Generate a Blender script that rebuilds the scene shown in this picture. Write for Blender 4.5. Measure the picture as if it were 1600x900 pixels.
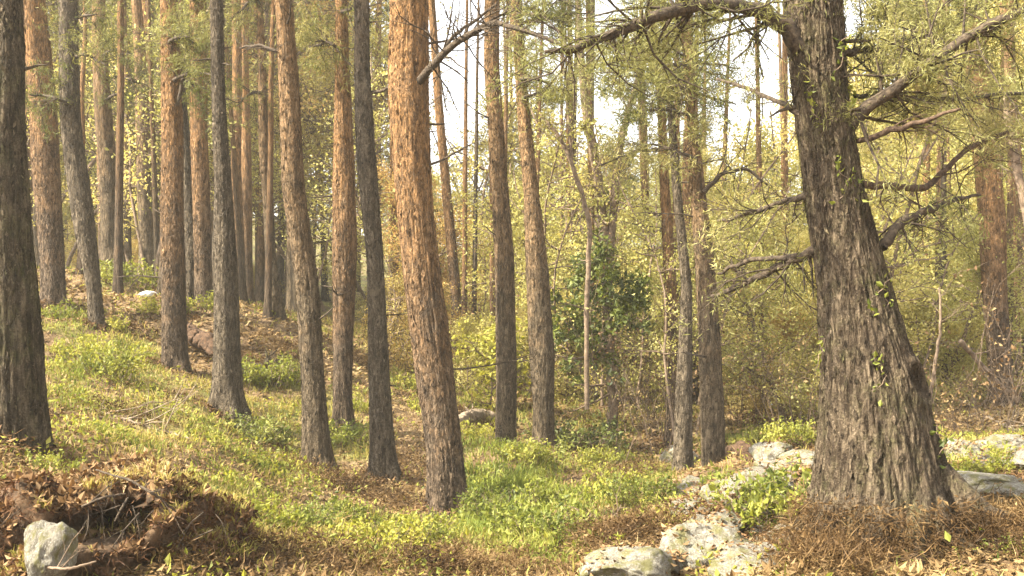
import bpy, math, random
import numpy as np
from mathutils import Vector

# ------------------------------------------------------------------ camera, world, sun, exposure
scene = bpy.context.scene
for o in list(bpy.data.objects):
    bpy.data.objects.remove(o)
COL = scene.collection
F = 1716.0            # focal length in photograph pixels (photo is 1600 x 900)
HY = 540.0            # row of the eye level
EYE = 1.6             # camera height in metres
cam_d = bpy.data.cameras.new('camera')
cam = bpy.data.objects.new('camera', cam_d)
COL.objects.link(cam)
cam.location = (0, 0, EYE)
cam.rotation_euler = (math.radians(90), 0, 0)
cam_d.sensor_width = 36.0
cam_d.lens = 36.0 * F / 1600.0
cam_d.shift_y = (HY - 450.0) / 1600.0
cam_d.clip_start = 0.05
cam_d.clip_end = 2000
scene.camera = cam

SUN_TO = Vector((-0.68, -0.28, 0.66)).normalized()
world = bpy.data.worlds.new('World')
scene.world = world
world.use_nodes = True
wn = world.node_tree.nodes
wn.clear()
wo = wn.new('ShaderNodeOutputWorld')
wb = wn.new('ShaderNodeBackground')
sky = wn.new('ShaderNodeTexSky')
sky.sky_type = 'NISHITA'
sky.sun_disc = False
sky.sun_elevation = math.asin(SUN_TO.z)
sky.sun_rotation = math.atan2(SUN_TO.x, SUN_TO.y)
sky.air_density = 1.0
sky.dust_density = 3.0
wb.inputs['Strength'].default_value = 0.15
veil = wn.new('ShaderNodeHueSaturation')      # thin white cloud veil over the whole sky
veil.inputs['Saturation'].default_value = 0.20
veil.inputs['Value'].default_value = 1.15
world.node_tree.links.new(sky.outputs[0], veil.inputs['Color'])
world.node_tree.links.new(veil.outputs[0], wb.inputs[0])
world.node_tree.links.new(wb.outputs[0], wo.inputs[0])

sun_d = bpy.data.lights.new('sun', 'SUN')
sun_d.energy = 5.0
sun_d.angle = math.radians(0.55)
sun_d.color = (1.0, 0.925, 0.745)
sun = bpy.data.objects.new('sun', sun_d)
COL.objects.link(sun)
sun.rotation_euler = SUN_TO.to_track_quat('Z', 'Y').to_euler()
sun.location = (-20, -10, 30)

vs = scene.view_settings
vs.view_transform = 'Standard'
vs.look = 'None'
vs.exposure = 2.05
vs.gamma = 1.0
vs.use_curve_mapping = False
scene.render.engine = 'CYCLES'
cy = scene.cycles
cy.use_denoising = True
try:
    cy.denoiser = 'OPENIMAGEDENOISE'
except Exception:
    pass
cy.max_bounces = 9
cy.diffuse_bounces = 6
cy.glossy_bounces = 2
cy.transmission_bounces = 5
cy.transparent_max_bounces = 4
cy.volume_bounces = 0
cy.sample_clamp_indirect = 6.0

# ------------------------------------------------------------------ helpers
RNG = np.random.default_rng(7)
random.seed(7)


def P(px, py, d):
    """photo pixel at depth d (metres along the view) -> world point"""
    return np.array([(px - 800.0) / F * d, d, EYE + (HY - py) / F * d])


def to_px(x, y, z):
    y = np.maximum(y, 0.5)
    return 800 + x / y * F, HY - (z - EYE) / y * F


def _hash(ix, iy, iz, seed):
    h = (ix * 374761393 + iy * 668265263 + iz * 2147483647 + seed * 1274126177) & 0xFFFFFFFF
    h = ((h ^ (h >> 13)) * 1274126177) & 0xFFFFFFFF
    h = ((h ^ (h >> 16)) * 2246822519) & 0xFFFFFFFF
    return ((h ^ (h >> 15)) & 0xFFFFFF) / float(0x7FFFFF) - 1.0


def vnoise(x, y, z, seed=0):
    x = np.asarray(x, float); y = np.asarray(y, float); z = np.asarray(z, float)
    x, y, z = np.broadcast_arrays(x, y, z)
    fx, fy, fz = np.floor(x), np.floor(y), np.floor(z)
    ix, iy, iz = fx.astype(np.int64), fy.astype(np.int64), fz.astype(np.int64)
    tx, ty, tz = x - fx, y - fy, z - fz
    tx = tx * tx * (3 - 2 * tx); ty = ty * ty * (3 - 2 * ty); tz = tz * tz * (3 - 2 * tz)
    r = 0
    for dx in (0, 1):
        for dy in (0, 1):
            for dz in (0, 1):
                w = (tx if dx else 1 - tx) * (ty if dy else 1 - ty) * (tz if dz else 1 - tz)
                r = r + w * _hash(ix + dx, iy + dy, iz + dz, seed)
    return r


def fbm(x, y, z, octs=4, seed=0, gain=0.5):
    a, s, r = 1.0, 1.0, 0.0
    for i in range(octs):
        r = r + a * vnoise(np.asarray(x) * s, np.asarray(y) * s, np.asarray(z) * s, seed + i * 17)
        s *= 2.03; a *= gain
    return r


class MB:
    """collects faces into one mesh"""
    def __init__(self):
        self.v, self.n = [], 0
        self.loops, self.tot, self.mat = [], [], []

    def add(self, verts, faces, mat=0):
        verts = np.asarray(verts, np.float32).reshape(-1, 3)
        faces = np.asarray(faces, np.int32)
        if len(faces) == 0:
            return
        self.v.append(verts)
        self.loops.append((faces + self.n).ravel())
        self.tot.append(np.full(len(faces), faces.shape[1], np.int32))
        self.mat.append(np.full(len(faces), mat, np.int32))
        self.n += len(verts)

    def tube(self, pts, rad, sides=6, mat=0, cap=True):
        pts = np.asarray(pts, float); rad = np.asarray(rad, float)
        n = len(pts)
        if n < 2:
            return
        t = np.gradient(pts, axis=0)
        t /= np.linalg.norm(t, axis=1)[:, None] + 1e-9
        ref = np.array([0.0, 0.0, 1.0]) if abs(t[:, 2]).mean() < 0.8 else np.array([1.0, 0.0, 0.0])
        a = np.cross(t, ref); a /= np.linalg.norm(a, axis=1)[:, None] + 1e-9
        b = np.cross(t, a)
        th = np.linspace(0, 2 * np.pi, sides, endpoint=False)
        ring = pts[:, None, :] + rad[:, None, None] * (np.cos(th)[None, :, None] * a[:, None, :] + np.sin(th)[None, :, None] * b[:, None, :])
        self.grid(ring.reshape(-1, 3), n, sides, True, mat)
        if cap:
            m = self.n
            self.add(np.array([pts[-1] + t[-1] * rad[-1] * 0.5]), np.zeros((0, 3)), mat)
            self.v.append(np.array([pts[-1] + t[-1] * rad[-1] * 0.5], np.float32)); self.n += 1
            i = np.arange(sides)
            f = np.stack([m - sides + i, m - sides + (i + 1) % sides, np.full(sides, m)], 1)
            self.loops.append(f.astype(np.int32).ravel()); self.tot.append(np.full(sides, 3, np.int32)); self.mat.append(np.full(sides, mat, np.int32))

    def grid(self, verts, n, m, wrap, mat=0):
        i = np.arange(n - 1)[:, None]; j = np.arange(m if wrap else m - 1)[None, :]
        j2 = (j + 1) % m
        f = np.stack([i * m + j, i * m + j2, (i + 1) * m + j2, (i + 1) * m + j], -1).reshape(-1, 4)
        self.add(verts, f, mat)

    def mesh(self, name, mats, smooth=True):
        me = bpy.data.meshes.new(name)
        v = np.concatenate(self.v); l = np.concatenate(self.loops); tot = np.concatenate(self.tot); mi = np.concatenate(self.mat)
        me.vertices.add(len(v)); me.vertices.foreach_set('co', v.ravel())
        me.loops.add(len(l)); me.loops.foreach_set('vertex_index', l)
        me.polygons.add(len(tot))
        st = np.concatenate([[0], np.cumsum(tot)[:-1]]).astype(np.int32)
        me.polygons.foreach_set('loop_start', st)
        me.polygons.foreach_set('loop_total', tot)
        for m in mats:
            me.materials.append(m)
        me.polygons.foreach_set('material_index', mi)
        me.polygons.foreach_set('use_smooth', np.full(len(tot), smooth))
        me.update(calc_edges=True)
        return me


def link(name, data, parent=None, loc=None):
    o = bpy.data.objects.new(name, data)
    COL.objects.link(o)
    if parent is not None:
        o.parent = parent
    if loc is not None:
        o.location = loc
    return o


def tag(o, label=None, cat=None, group=None, kind=None):
    if label: o['label'] = label
    if cat: o['category'] = cat
    if group: o['group'] = group
    if kind: o['kind'] = kind
    return o


def unit(v):
    return v / (np.linalg.norm(v, axis=-1, keepdims=True) + 1e-9)


def leaves(mb, pts, rng, size, aspect=0.5, flat=0.0, mat=0, jit=0.35, dirs=None, fold=0.15):
    """rhombus leaves at pts"""
    n = len(pts)
    if n == 0:
        return
    d = unit(rng.normal(size=(n, 3))) if dirs is None else unit(dirs)
    nr = unit(rng.normal(size=(n, 3)))
    nr[:, 2] = nr[:, 2] + flat
    s = unit(np.cross(d, nr))
    nn = np.cross(d, s)
    L = size * (1 + jit * rng.normal(size=(n, 1)).clip(-2, 2))
    W = L * aspect
    b = pts
    v = np.stack([b, b + d * L * .45 + s * W * .5 + nn * L * fold, b + d * L, b + d * L * .45 - s * W * .5 + nn * L * fold], 1)
    f = np.arange(n * 4).reshape(n, 4)
    mb.add(v.reshape(-1, 3), f, mat)


def blades(mb, base, rng, h, w, lean=0.5, mat=0, dirs=None):
    """grass blades: a quad and a bent tip"""
    n = len(base)
    if n == 0:
        return
    az = rng.uniform(0, 2 * np.pi, n)
    out = np.stack([np.cos(az), np.sin(az), np.zeros(n)], 1)
    side = np.stack([-np.sin(az), np.cos(az), np.zeros(n)], 1)
    a2 = rng.uniform(0, np.pi, n)[:, None]
    side = side * np.cos(a2) + out * np.sin(a2)
    H = (h * rng.uniform(.5, 1.3, n))[:, None] if np.isscalar(h) else (h * rng.uniform(.5, 1.3, n))[:, None]
    le = (lean * rng.uniform(.2, 1.5, n))[:, None]
    up = np.array([[0, 0, 1.0]])
    m = base + up * H * .55 + out * H * le * .3
    t = base + up * H * (1 - .35 * le) + out * H * le
    W = w * rng.uniform(.7, 1.3, n)[:, None]
    v = np.stack([base - side * W * .5, base + side * W * .5, m + side * W * .42, m - side * W * .42, t], 1)
    i = np.arange(n)[:, None] * 5
    mb.add(v.reshape(-1, 3), i + np.array([[0, 1, 2, 3]]), mat)
    # tip triangles share the same vertices
    k = mb.n - n * 5
    f = (k + i + np.array([[3, 2, 4]])).astype(np.int32)
    mb.loops.append(f.ravel()); mb.tot.append(np.full(n, 3, np.int32)); mb.mat.append(np.full(n, mat, np.int32))


def grow(rng, start, d, length, r0, depth, out, spread=0.6, up=0.15, nsub=4, wob=0.18, ratio=0.55, tips=None):
    """branching twig skeleton -> out list of (pts, radii, depth)"""
    n = max(4, int(length / 0.12) if length < 1.5 else int(length / 0.25))
    n = min(n, 14)
    pts = [np.array(start, float)]
    d = unit(np.array(d, float))
    st = length / (n - 1)
    for i in range(n - 1):
        d = unit(d + rng.normal(size=3) * wob + np.array([0, 0, up]) * .25)
        pts.append(pts[-1] + d * st)
    pts = np.array(pts)
    rad = np.linspace(r0, r0 * .35, n)
    out.append((pts, rad, depth))
    if depth > 0:
        for k in range(nsub):
            t = rng.uniform(.3, 1.0)
            i = min(int(t * (n - 1)), n - 2)
            p = pts[i]
            dd = unit(pts[i + 1] - pts[i])
            nd = unit(dd + rng.normal(size=3) * spread)
            grow(rng, p, nd, length * ratio * rng.uniform(.6, 1.2), rad[i] * .6, depth - 1, out, spread, up, nsub, wob, ratio, tips)
    elif tips is not None:
        for i in range(1, n):
            tips.append(pts[i])
    return out


def smooth_path(pts, n):
    pts = np.asarray(pts, float)
    t = np.arange(len(pts))
    tt = np.linspace(0, len(pts) - 1, n)
    q = np.stack([np.interp(tt, t, pts[:, k]) for k in range(pts.shape[1])], 1)
    w = max(1, n // (len(pts) * 2))
    for _ in range(w):
        q[1:-1] = (q[:-2] + 2 * q[1:-1] + q[2:]) / 4
    return q


# ------------------------------------------------------------------ materials
def new_mat(name):
    m = bpy.data.materials.new(name)
    m.use_nodes = True
    nt = m.node_tree
    nt.nodes.clear()
    return m, nt


def N(nt, typ, **kw):
    n = nt.nodes.new(typ)
    for k, v in kw.items():
        if k in n.inputs:
            if hasattr(v, 'is_output'):
                nt.links.new(v, n.inputs[k])
            else:
                n.inputs[k].default_value = v
        else:
            setattr(n, k, v)
    return n


def mix(nt, fac, a, b, blend='MIX'):
    n = nt.nodes.new('ShaderNodeMix')
    n.data_type = 'RGBA'
    n.blend_type = blend
    for idx, v in ((0, fac), (6, a), (7, b)):
        if hasattr(v, 'is_output'):
            nt.links.new(v, n.inputs[idx])
        else:
            n.inputs[idx].default_value = v if idx == 0 else (*v, 1.0)
    return n.outputs[2]


def ramp(nt, fac, stops):
    n = nt.nodes.new('ShaderNodeValToRGB')
    nt.links.new(fac, n.inputs[0])
    cr = n.color_ramp
    while len(cr.elements) < len(stops):
        cr.elements.new(0.5)
    for e, (p, c) in zip(cr.elements, stops):
        e.position = p
        e.color = (*c, 1.0) if len(c) == 3 else c
    return n.outputs[0]


def maprange(nt, v, a, b, c=0.0, d=1.0):
    n = N(nt, 'ShaderNodeMapRange')
    nt.links.new(v, n.inputs[0])
    n.inputs[1].default_value = a; n.inputs[2].default_value = b
    n.inputs[3].default_value = c; n.inputs[4].default_value = d
    return n.outputs[0]


def math_n(nt, op, a, b=0.0):
    n = N(nt, 'ShaderNodeMath', operation=op)
    for i, v in enumerate((a, b)):
        if hasattr(v, 'is_output'):
            nt.links.new(v, n.inputs[i])
        else:
            n.inputs[i].default_value = v
    return n.outputs[0]


def bark_mat(name, furrow, plate, flake, h0=None, h1=None, orange=(0.40, 0.225, 0.105), orange_max=0.9, moss=0.0, scale=1.0, bump=0.9, flaky=False):
    m, nt = new_mat(name)
    tc = N(nt, 'ShaderNodeTexCoord')
    info = N(nt, 'ShaderNodeObjectInfo')
    off = N(nt, 'ShaderNodeVectorMath', operation='ADD')
    nt.links.new(tc.outputs['Object'], off.inputs[0])
    sc = N(nt, 'ShaderNodeVectorMath', operation='SCALE')
    sc.inputs[0].default_value = (31, 17, 5)
    nt.links.new(info.outputs['Random'], sc.inputs['Scale'])
    nt.links.new(sc.outputs[0], off.inputs[1])
    mp = N(nt, 'ShaderNodeMapping')
    mp.inputs['Scale'].default_value = (1, 1, 0.24)
    nt.links.new(off.outputs[0], mp.inputs[0])
    n1 = N(nt, 'ShaderNodeTexNoise', Scale=26.0 * scale, Detail=7.0, Roughness=0.65)
    nt.links.new(mp.outputs[0], n1.inputs[0])
    mp2 = N(nt, 'ShaderNodeMapping')
    mp2.inputs['Scale'].default_value = (1, 1, 0.3)
    nt.links.new(off.outputs[0], mp2.inputs[0])
    wob = N(nt, 'ShaderNodeTexNoise', Scale=9.0 * scale, Detail=3.0)
    nt.links.new(mp2.outputs[0], wob.inputs[0])
    wv = mix(nt, 0.12, (0, 0, 0), (0, 0, 0))
    add = N(nt, 'ShaderNodeVectorMath', operation='MULTIPLY_ADD')
    nt.links.new(wob.outputs[1], add.inputs[0])
    add.inputs[1].default_value = (0.06, 0.06, 0.06)
    nt.links.new(mp2.outputs[0], add.inputs[2])
    vo = N(nt, 'ShaderNodeTexVoronoi', feature='DISTANCE_TO_EDGE', Scale=24.0 * scale)
    nt.links.new(add.outputs[0], vo.inputs[0])
    edge = maprange(nt, vo.outputs[0], 0.0, 0.22)
    big = N(nt, 'ShaderNodeTexNoise', Scale=3.2, Detail=4.0)
    nt.links.new(off.outputs[0], big.inputs[0])
    fine = N(nt, 'ShaderNodeTexNoise', Scale=70.0, Detail=4.0, Roughness=0.7)
    nt.links.new(off.outputs[0], fine.inputs[0])
    c = ramp(nt, n1.outputs[0], [(0.36, furrow), (0.52, plate), (0.68, flake)])
    if h0 is not None:
        sep = N(nt, 'ShaderNodeSeparateXYZ')
        nt.links.new(tc.outputs['Object'], sep.inputs[0])
        hz = math_n(nt, 'ADD', sep.outputs[2], math_n(nt, 'MULTIPLY', math_n(nt, 'SUBTRACT', big.outputs[0], 0.5), 5.0))
        hf = maprange(nt, hz, h0, h1, 0.0, orange_max)
        oc = ramp(nt, n1.outputs[0], [(0.36, tuple(x * .45 for x in orange)), (0.5, orange), (0.7, tuple(min(1, x * 1.35 + .03) for x in orange))])
        c = mix(nt, hf, c, oc)
    c = mix(nt, math_n(nt, 'MULTIPLY', math_n(nt, 'SUBTRACT', 1.0, edge), 0.5), c, furrow)
    gv = maprange(nt, big.outputs[0], 0.4, 0.7, 0.0, 0.25)
    c = mix(nt, gv, c, tuple(x * 1.25 + .01 for x in plate))
    c = mix(nt, maprange(nt, fine.outputs[0], 0.56, 0.70, 0.0, 0.5), c, tuple(min(1, x * 1.5 + .03) for x in flake))
    if moss > 0:
        ms = N(nt, 'ShaderNodeTexNoise', Scale=4.5, Detail=5.0, Roughness=0.7)
        nt.links.new(off.outputs[0], ms.inputs[0])
        mf = maprange(nt, ms.outputs[0], 0.60 - 0.12 * moss, 0.75, 0.0, 0.75)
        mf = math_n(nt, 'MULTIPLY', mf, maprange(nt, fine.outputs[0], 0.35, 0.6))
        c = mix(nt, mf, c, (0.10, 0.115, 0.025))
    c = mix(nt, maprange(nt, fine.outputs[0], 0.46, 0.34, 0.0, 0.7), c, tuple(x * .8 for x in furrow))
    mot = N(nt, 'ShaderNodeTexNoise', Scale=13.0, Detail=6.0, Roughness=0.72)
    nt.links.new(mp2.outputs[0], mot.inputs[0])
    c = mix(nt, maprange(nt, mot.outputs[0], 0.52, 0.36, 0.0, 0.7), c, furrow)
    c = mix(nt, maprange(nt, mot.outputs[0], 0.56, 0.70, 0.0, 0.5), c, tuple(min(1, x * 1.2) for x in flake))
    hs = N(nt, 'ShaderNodeHueSaturation')
    nt.links.new(c, hs.inputs['Color'])
    val = maprange(nt, info.outputs['Random'], 0, 1, 0.85, 1.15)
    if flaky:
        geo = N(nt, 'ShaderNodeNewGeometry')
        val = maprange(nt, geo.outputs['Random Per Island'], 0, 1, 0.45, 1.45)
    nt.links.new(val, hs.inputs['Value'])
    hb = math_n(nt, 'ADD', math_n(nt, 'MULTIPLY', n1.outputs[0], 1.4), math_n(nt, 'MULTIPLY', edge, 0.3))
    hb = math_n(nt, 'ADD', hb, math_n(nt, 'MULTIPLY', fine.outputs[0], 0.7))
    bp = N(nt, 'ShaderNodeBump', Strength=bump, Distance=0.06)
    nt.links.new(hb, bp.inputs['Height'])
    pb = N(nt, 'ShaderNodeBsdfPrincipled', Roughness=0.92)
    pb.inputs['Specular IOR Level'].default_value = 0.15
    nt.links.new(hs.outputs[0], pb.inputs['Base Color'])
    nt.links.new(bp.outputs[0], pb.inputs['Normal'])
    out = N(nt, 'ShaderNodeOutputMaterial')
    nt.links.new(pb.outputs[0], out.inputs[0])
    return m


def leaf_mat(name, cols, trans=0.45, tint=(1.10, 1.07, 0.74), gloss=0.06, clump=1.2, objvar=0.25):
    """leaf: colours vary leaf by leaf and clump by clump; light passes through"""
    m, nt = new_mat(name)
    geo = N(nt, 'ShaderNodeNewGeometry')
    info = N(nt, 'ShaderNodeObjectInfo')
    st = [(i / max(1, len(cols) - 1), c) for i, c in enumerate(cols)]
    tc = N(nt, 'ShaderNodeTexCoord')
    nz = N(nt, 'ShaderNodeTexNoise', Scale=clump, Detail=3.0)
    nt.links.new(tc.outputs['Object'], nz.inputs[0])
    f = math_n(nt, 'ADD', math_n(nt, 'MULTIPLY', geo.outputs['Random Per Island'], 0.48), maprange(nt, nz.outputs[0], 0.32, 0.68, -0.05, 0.58))
    c = ramp(nt, f, st)
    hs = N(nt, 'ShaderNodeHueSaturation')
    nt.links.new(c, hs.inputs['Color'])
    nt.links.new(maprange(nt, info.outputs['Random'], 0, 1, 1 - objvar, 1 + objvar), hs.inputs['Value'])
    nt.links.new(maprange(nt, info.outputs['Random'], 0, 1, 0.515, 0.485), hs.inputs['Hue'])
    df = N(nt, 'ShaderNodeBsdfDiffuse')
    nt.links.new(hs.outputs[0], df.inputs[0])
    tr = N(nt, 'ShaderNodeBsdfTranslucent')
    tcx = mix(nt, 1.0, hs.outputs[0], tint, 'MULTIPLY')
    nt.links.new(tcx, tr.inputs[0])
    ms = N(nt, 'ShaderNodeMixShader', Fac=trans)
    nt.links.new(df.outputs[0], ms.inputs[1]); nt.links.new(tr.outputs[0], ms.inputs[2])
    gl = N(nt, 'ShaderNodeBsdfGlossy', Roughness=0.6)
    m2 = N(nt, 'ShaderNodeMixShader', Fac=gloss * .35)
    nt.links.new(ms.outputs[0], m2.inputs[1]); nt.links.new(gl.outputs[0], m2.inputs[2])
    out = N(nt, 'ShaderNodeOutputMaterial')
    nt.links.new(m2.outputs[0], out.inputs[0])
    return m


def plain_mat(name, c1, c2, scale=12.0, rough=0.9, bump=0.4):
    m, nt = new_mat(name)
    tc = N(nt, 'ShaderNodeTexCoord')
    nz = N(nt, 'ShaderNodeTexNoise', Scale=scale, Detail=6.0, Roughness=0.65)
    nt.links.new(tc.outputs['Object'], nz.inputs[0])
    c = ramp(nt, nz.outputs[0], [(0.35, c1), (0.65, c2)])
    bp = N(nt, 'ShaderNodeBump', Strength=bump, Distance=0.02)
    nt.links.new(nz.outputs[0], bp.inputs['Height'])
    pb = N(nt, 'ShaderNodeBsdfPrincipled', Roughness=rough)
    pb.inputs['Specular IOR Level'].default_value = 0.2
    nt.links.new(c, pb.inputs['Base Color']); nt.links.new(bp.outputs[0], pb.inputs['Normal'])
    out = N(nt, 'ShaderNodeOutputMaterial')
    nt.links.new(pb.outputs[0], out.inputs[0])
    return m


def rock_mat():
    m, nt = new_mat('lichen_rock')
    tc = N(nt, 'ShaderNodeTexCoord')
    a = N(nt, 'ShaderNodeTexNoise', Scale=5.0, Detail=8.0, Roughness=0.7)
    b = N(nt, 'ShaderNodeTexNoise', Scale=22.0, Detail=6.0, Roughness=0.7)
    d = N(nt, 'ShaderNodeTexNoise', Scale=2.6, Detail=5.0, Roughness=0.65)
    for n in (a, b, d):
        nt.links.new(tc.outputs['Object'], n.inputs[0])
    c = ramp(nt, a.outputs[0], [(0.32, (0.07, 0.058, 0.042)), (0.5, (0.19, 0.17, 0.132)), (0.68, (0.32, 0.298, 0.25))])
    c = mix(nt, maprange(nt, b.outputs[0], 0.52, 0.68, 0, .8), c, (0.40, 0.382, 0.33))
    c = mix(nt, maprange(nt, b.outputs[0], 0.44, 0.33, 0, .75), c, (0.10, 0.08, 0.05))
    c = mix(nt, maprange(nt, d.outputs[0], 0.48, 0.60, 0, .85), c, (0.11, 0.10, 0.03))
    bp = N(nt, 'ShaderNodeBump', Strength=0.8, Distance=0.04)
    nt.links.new(math_n(nt, 'ADD', a.outputs[0], math_n(nt, 'MULTIPLY', b.outputs[0], .5)), bp.inputs['Height'])
    pb = N(nt, 'ShaderNodeBsdfPrincipled', Roughness=0.95)
    pb.inputs['Specular IOR Level'].default_value = 0.15
    nt.links.new(c, pb.inputs['Base Color']); nt.links.new(bp.outputs[0], pb.inputs['Normal'])
    nt.links.new(pb.outputs[0], N(nt, 'ShaderNodeOutputMaterial').inputs[0])
    return m


def ground_mat():
    m, nt = new_mat('forest_floor')
    tc = N(nt, 'ShaderNodeTexCoord')
    at = N(nt, 'ShaderNodeAttribute', attribute_name='green')
    ns = []
    for s, dt in ((1.3, 5), (7.0, 6), (38.0, 5), (0.35, 3)):
        n = N(nt, 'ShaderNodeTexNoise', Scale=s, Detail=float(dt), Roughness=0.65)
        nt.links.new(tc.outputs['Object'], n.inputs[0])
        ns.append(n)
    c = ramp(nt, ns[1].outputs[0], [(0.32, (0.045, 0.027, 0.014)), (0.48, (0.12, 0.074, 0.038)), (0.66, (0.25, 0.175, 0.095))])
    c = mix(nt, maprange(nt, ns[2].outputs[0], 0.45, 0.7, 0, .7), c, (0.28, 0.20, 0.115))
    c = mix(nt, maprange(nt, ns[2].outputs[0], 0.45, 0.3, 0, .8), c, (0.05, 0.03, 0.018))
    gr = ramp(nt, ns[1].outputs[0], [(0.35, (0.06, 0.075, 0.015)), (0.6, (0.20, 0.20, 0.045))])
    gf = math_n(nt, 'ADD', at.outputs['Fac'], maprange(nt, ns[0].outputs[0], 0.35, 0.65, -0.5, 0.35))
    gf = maprange(nt, gf, 0.15, 0.75, 0.0, 0.85)
    c = mix(nt, gf, c, gr)
    bp = N(nt, 'ShaderNodeBump', Strength=0.9, Distance=0.06)
    nt.links.new(math_n(nt, 'ADD', ns[1].outputs[0], math_n(nt, 'MULTIPLY', ns[2].outputs[0], .4)), bp.inputs['Height'])
    pb = N(nt, 'ShaderNodeBsdfPrincipled', Roughness=0.97)
    pb.inputs['Specular IOR Level'].default_value = 0.1
    nt.links.new(c, pb.inputs['Base Color']); nt.links.new(bp.outputs[0], pb.inputs['Normal'])
    nt.links.new(pb.outputs[0], N(nt, 'ShaderNodeOutputMaterial').inputs[0])
    return m


M = {}
for fk in (False, True):
    sx = '_flake' if fk else ''
    M['bark_grey' + sx] = bark_mat('grey_bark' + sx, (0.033, 0.025, 0.017), (0.122, 0.093, 0.061), (0.220, 0.173, 0.118), 4.5, 11.0, orange_max=.6, flaky=fk)
    M['bark_mid' + sx] = bark_mat('brown_bark' + sx, (0.034, 0.025, 0.016), (0.125, 0.091, 0.055), (0.228, 0.171, 0.106), 1.5, 5.0, orange=(0.34, 0.188, 0.078), flaky=fk)
    M['bark_orange' + sx] = bark_mat('orange_bark' + sx, (0.034, 0.024, 0.017), (0.133, 0.093, 0.059), (0.243, 0.175, 0.114), 0.8, 3.6, orange=(0.40, 0.205, 0.072), flaky=fk)
    M['bark_old' + sx] = bark_mat('old_mossy_bark' + sx, (0.032, 0.021, 0.013), (0.150, 0.110, 0.069), (0.265, 0.200, 0.130), moss=1.0, scale=.95, bump=1.0, flaky=fk)
    M['bark_dark' + sx] = bark_mat('dark_mossy_bark' + sx, (0.033, 0.025, 0.016), (0.133, 0.099, 0.061), (0.236, 0.179, 0.114), moss=1.0, scale=.9, bump=1.0, flaky=fk)
M['bark_twig'] = plain_mat('twig_bark', (0.075, 0.052, 0.036), (0.23, 0.165, 0.11), 18.0)
M['bark_red'] = plain_mat('dead_red_wood', (0.038, 0.024, 0.016), (0.125, 0.080, 0.051), 32.0, bump=1.0)
M['bark_limb'] = plain_mat('limb_bark', (0.026, 0.019, 0.014), (0.105, 0.077, 0.051), 34.0, bump=1.0)
M['deadwood'] = plain_mat('pale_deadwood', (0.11, 0.08, 0.052), (0.31, 0.24, 0.165), 16.0)
M['rotwood'] = plain_mat('rotten_wood', (0.022, 0.013, 0.008), (0.10, 0.056, 0.030), 22.0, bump=1.0)
M['rock'] = rock_mat()
M['pale_rock'] = plain_mat('pale_stone', (0.36, 0.35, 0.33), (0.66, 0.65, 0.63), 9.0, bump=.6)
M['ground'] = ground_mat()
M['soil'] = plain_mat('bank_soil', (0.025, 0.016, 0.010), (0.12, 0.075, 0.042), 14.0, rough=1.0, bump=1.0)
M['leaf_yellow'] = leaf_mat('yellow_green_leaf', [(0.22, 0.20, 0.04), (0.40, 0.355, 0.10), (0.55, 0.49, 0.175), (0.64, 0.58, 0.28)], trans=.5)
M['leaf_green'] = leaf_mat('mid_green_leaf', [(0.12, 0.135, 0.035), (0.23, 0.235, 0.065), (0.36, 0.35, 0.11), (0.48, 0.45, 0.19)], trans=.45)
M['leaf_amber'] = leaf_mat('amber_leaf', [(0.24, 0.14, 0.04), (0.38, 0.25, 0.08), (0.48, 0.36, 0.13), (0.55, 0.46, 0.21)], trans=.5)
M['needle'] = leaf_mat('pine_needle', [(0.045, 0.058, 0.018), (0.11, 0.120, 0.032), (0.20, 0.190, 0.055), (0.32, 0.27, 0.10)], trans=.32, gloss=.04)
M['needle_olive'] = leaf_mat('olive_needle', [(0.085, 0.088, 0.028), (0.17, 0.165, 0.055), (0.28, 0.26, 0.095), (0.40, 0.36, 0.16)], trans=.42, gloss=.04)
M['ivy'] = leaf_mat('dark_ivy_leaf', [(0.035, 0.045, 0.012), (0.075, 0.090, 0.020), (0.16, 0.18, 0.035), (0.32, 0.32, 0.09)], trans=.35, gloss=.08)
M['shrub'] = leaf_mat('low_shrub_leaf', [(0.055, 0.070, 0.012), (0.125, 0.145, 0.022), (0.225, 0.235, 0.035), (0.34, 0.325, 0.07)], trans=.42, gloss=.06, clump=3.0)
M['shrub_yellow'] = leaf_mat('yellow_shrub_leaf', [(0.11, 0.125, 0.018), (0.20, 0.21, 0.028), (0.30, 0.295, 0.045), (0.38, 0.355, 0.075)], trans=.45, gloss=.05, clump=3.0)
M['grass'] = leaf_mat('floor_grass', [(0.10, 0.105, 0.02), (0.22, 0.205, 0.04), (0.36, 0.305, 0.085), (0.45, 0.36, 0.17)], trans=.4, gloss=.04, clump=.9, objvar=0)
M['grass_green'] = leaf_mat('lush_grass', [(0.05, 0.075, 0.012), (0.115, 0.15, 0.022), (0.205, 0.235, 0.04), (0.32, 0.32, 0.08)], trans=.4, gloss=.04, clump=1.5, objvar=0)
M['litter'] = leaf_mat('leaf_litter', [(0.045, 0.026, 0.012), (0.12, 0.070, 0.029), (0.225, 0.145, 0.064), (0.37, 0.275, 0.14)], trans=.15, gloss=.03, clump=.8, tint=(1.1, .9, .6), objvar=0)
M['bracken'] = leaf_mat('dead_bracken_straw', [(0.022, 0.012, 0.006), (0.062, 0.031, 0.014), (0.125, 0.066, 0.029), (0.25, 0.155, 0.075)], trans=.15, gloss=.03, clump=2.5, tint=(1.1, .9, .6), objvar=0)

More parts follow.
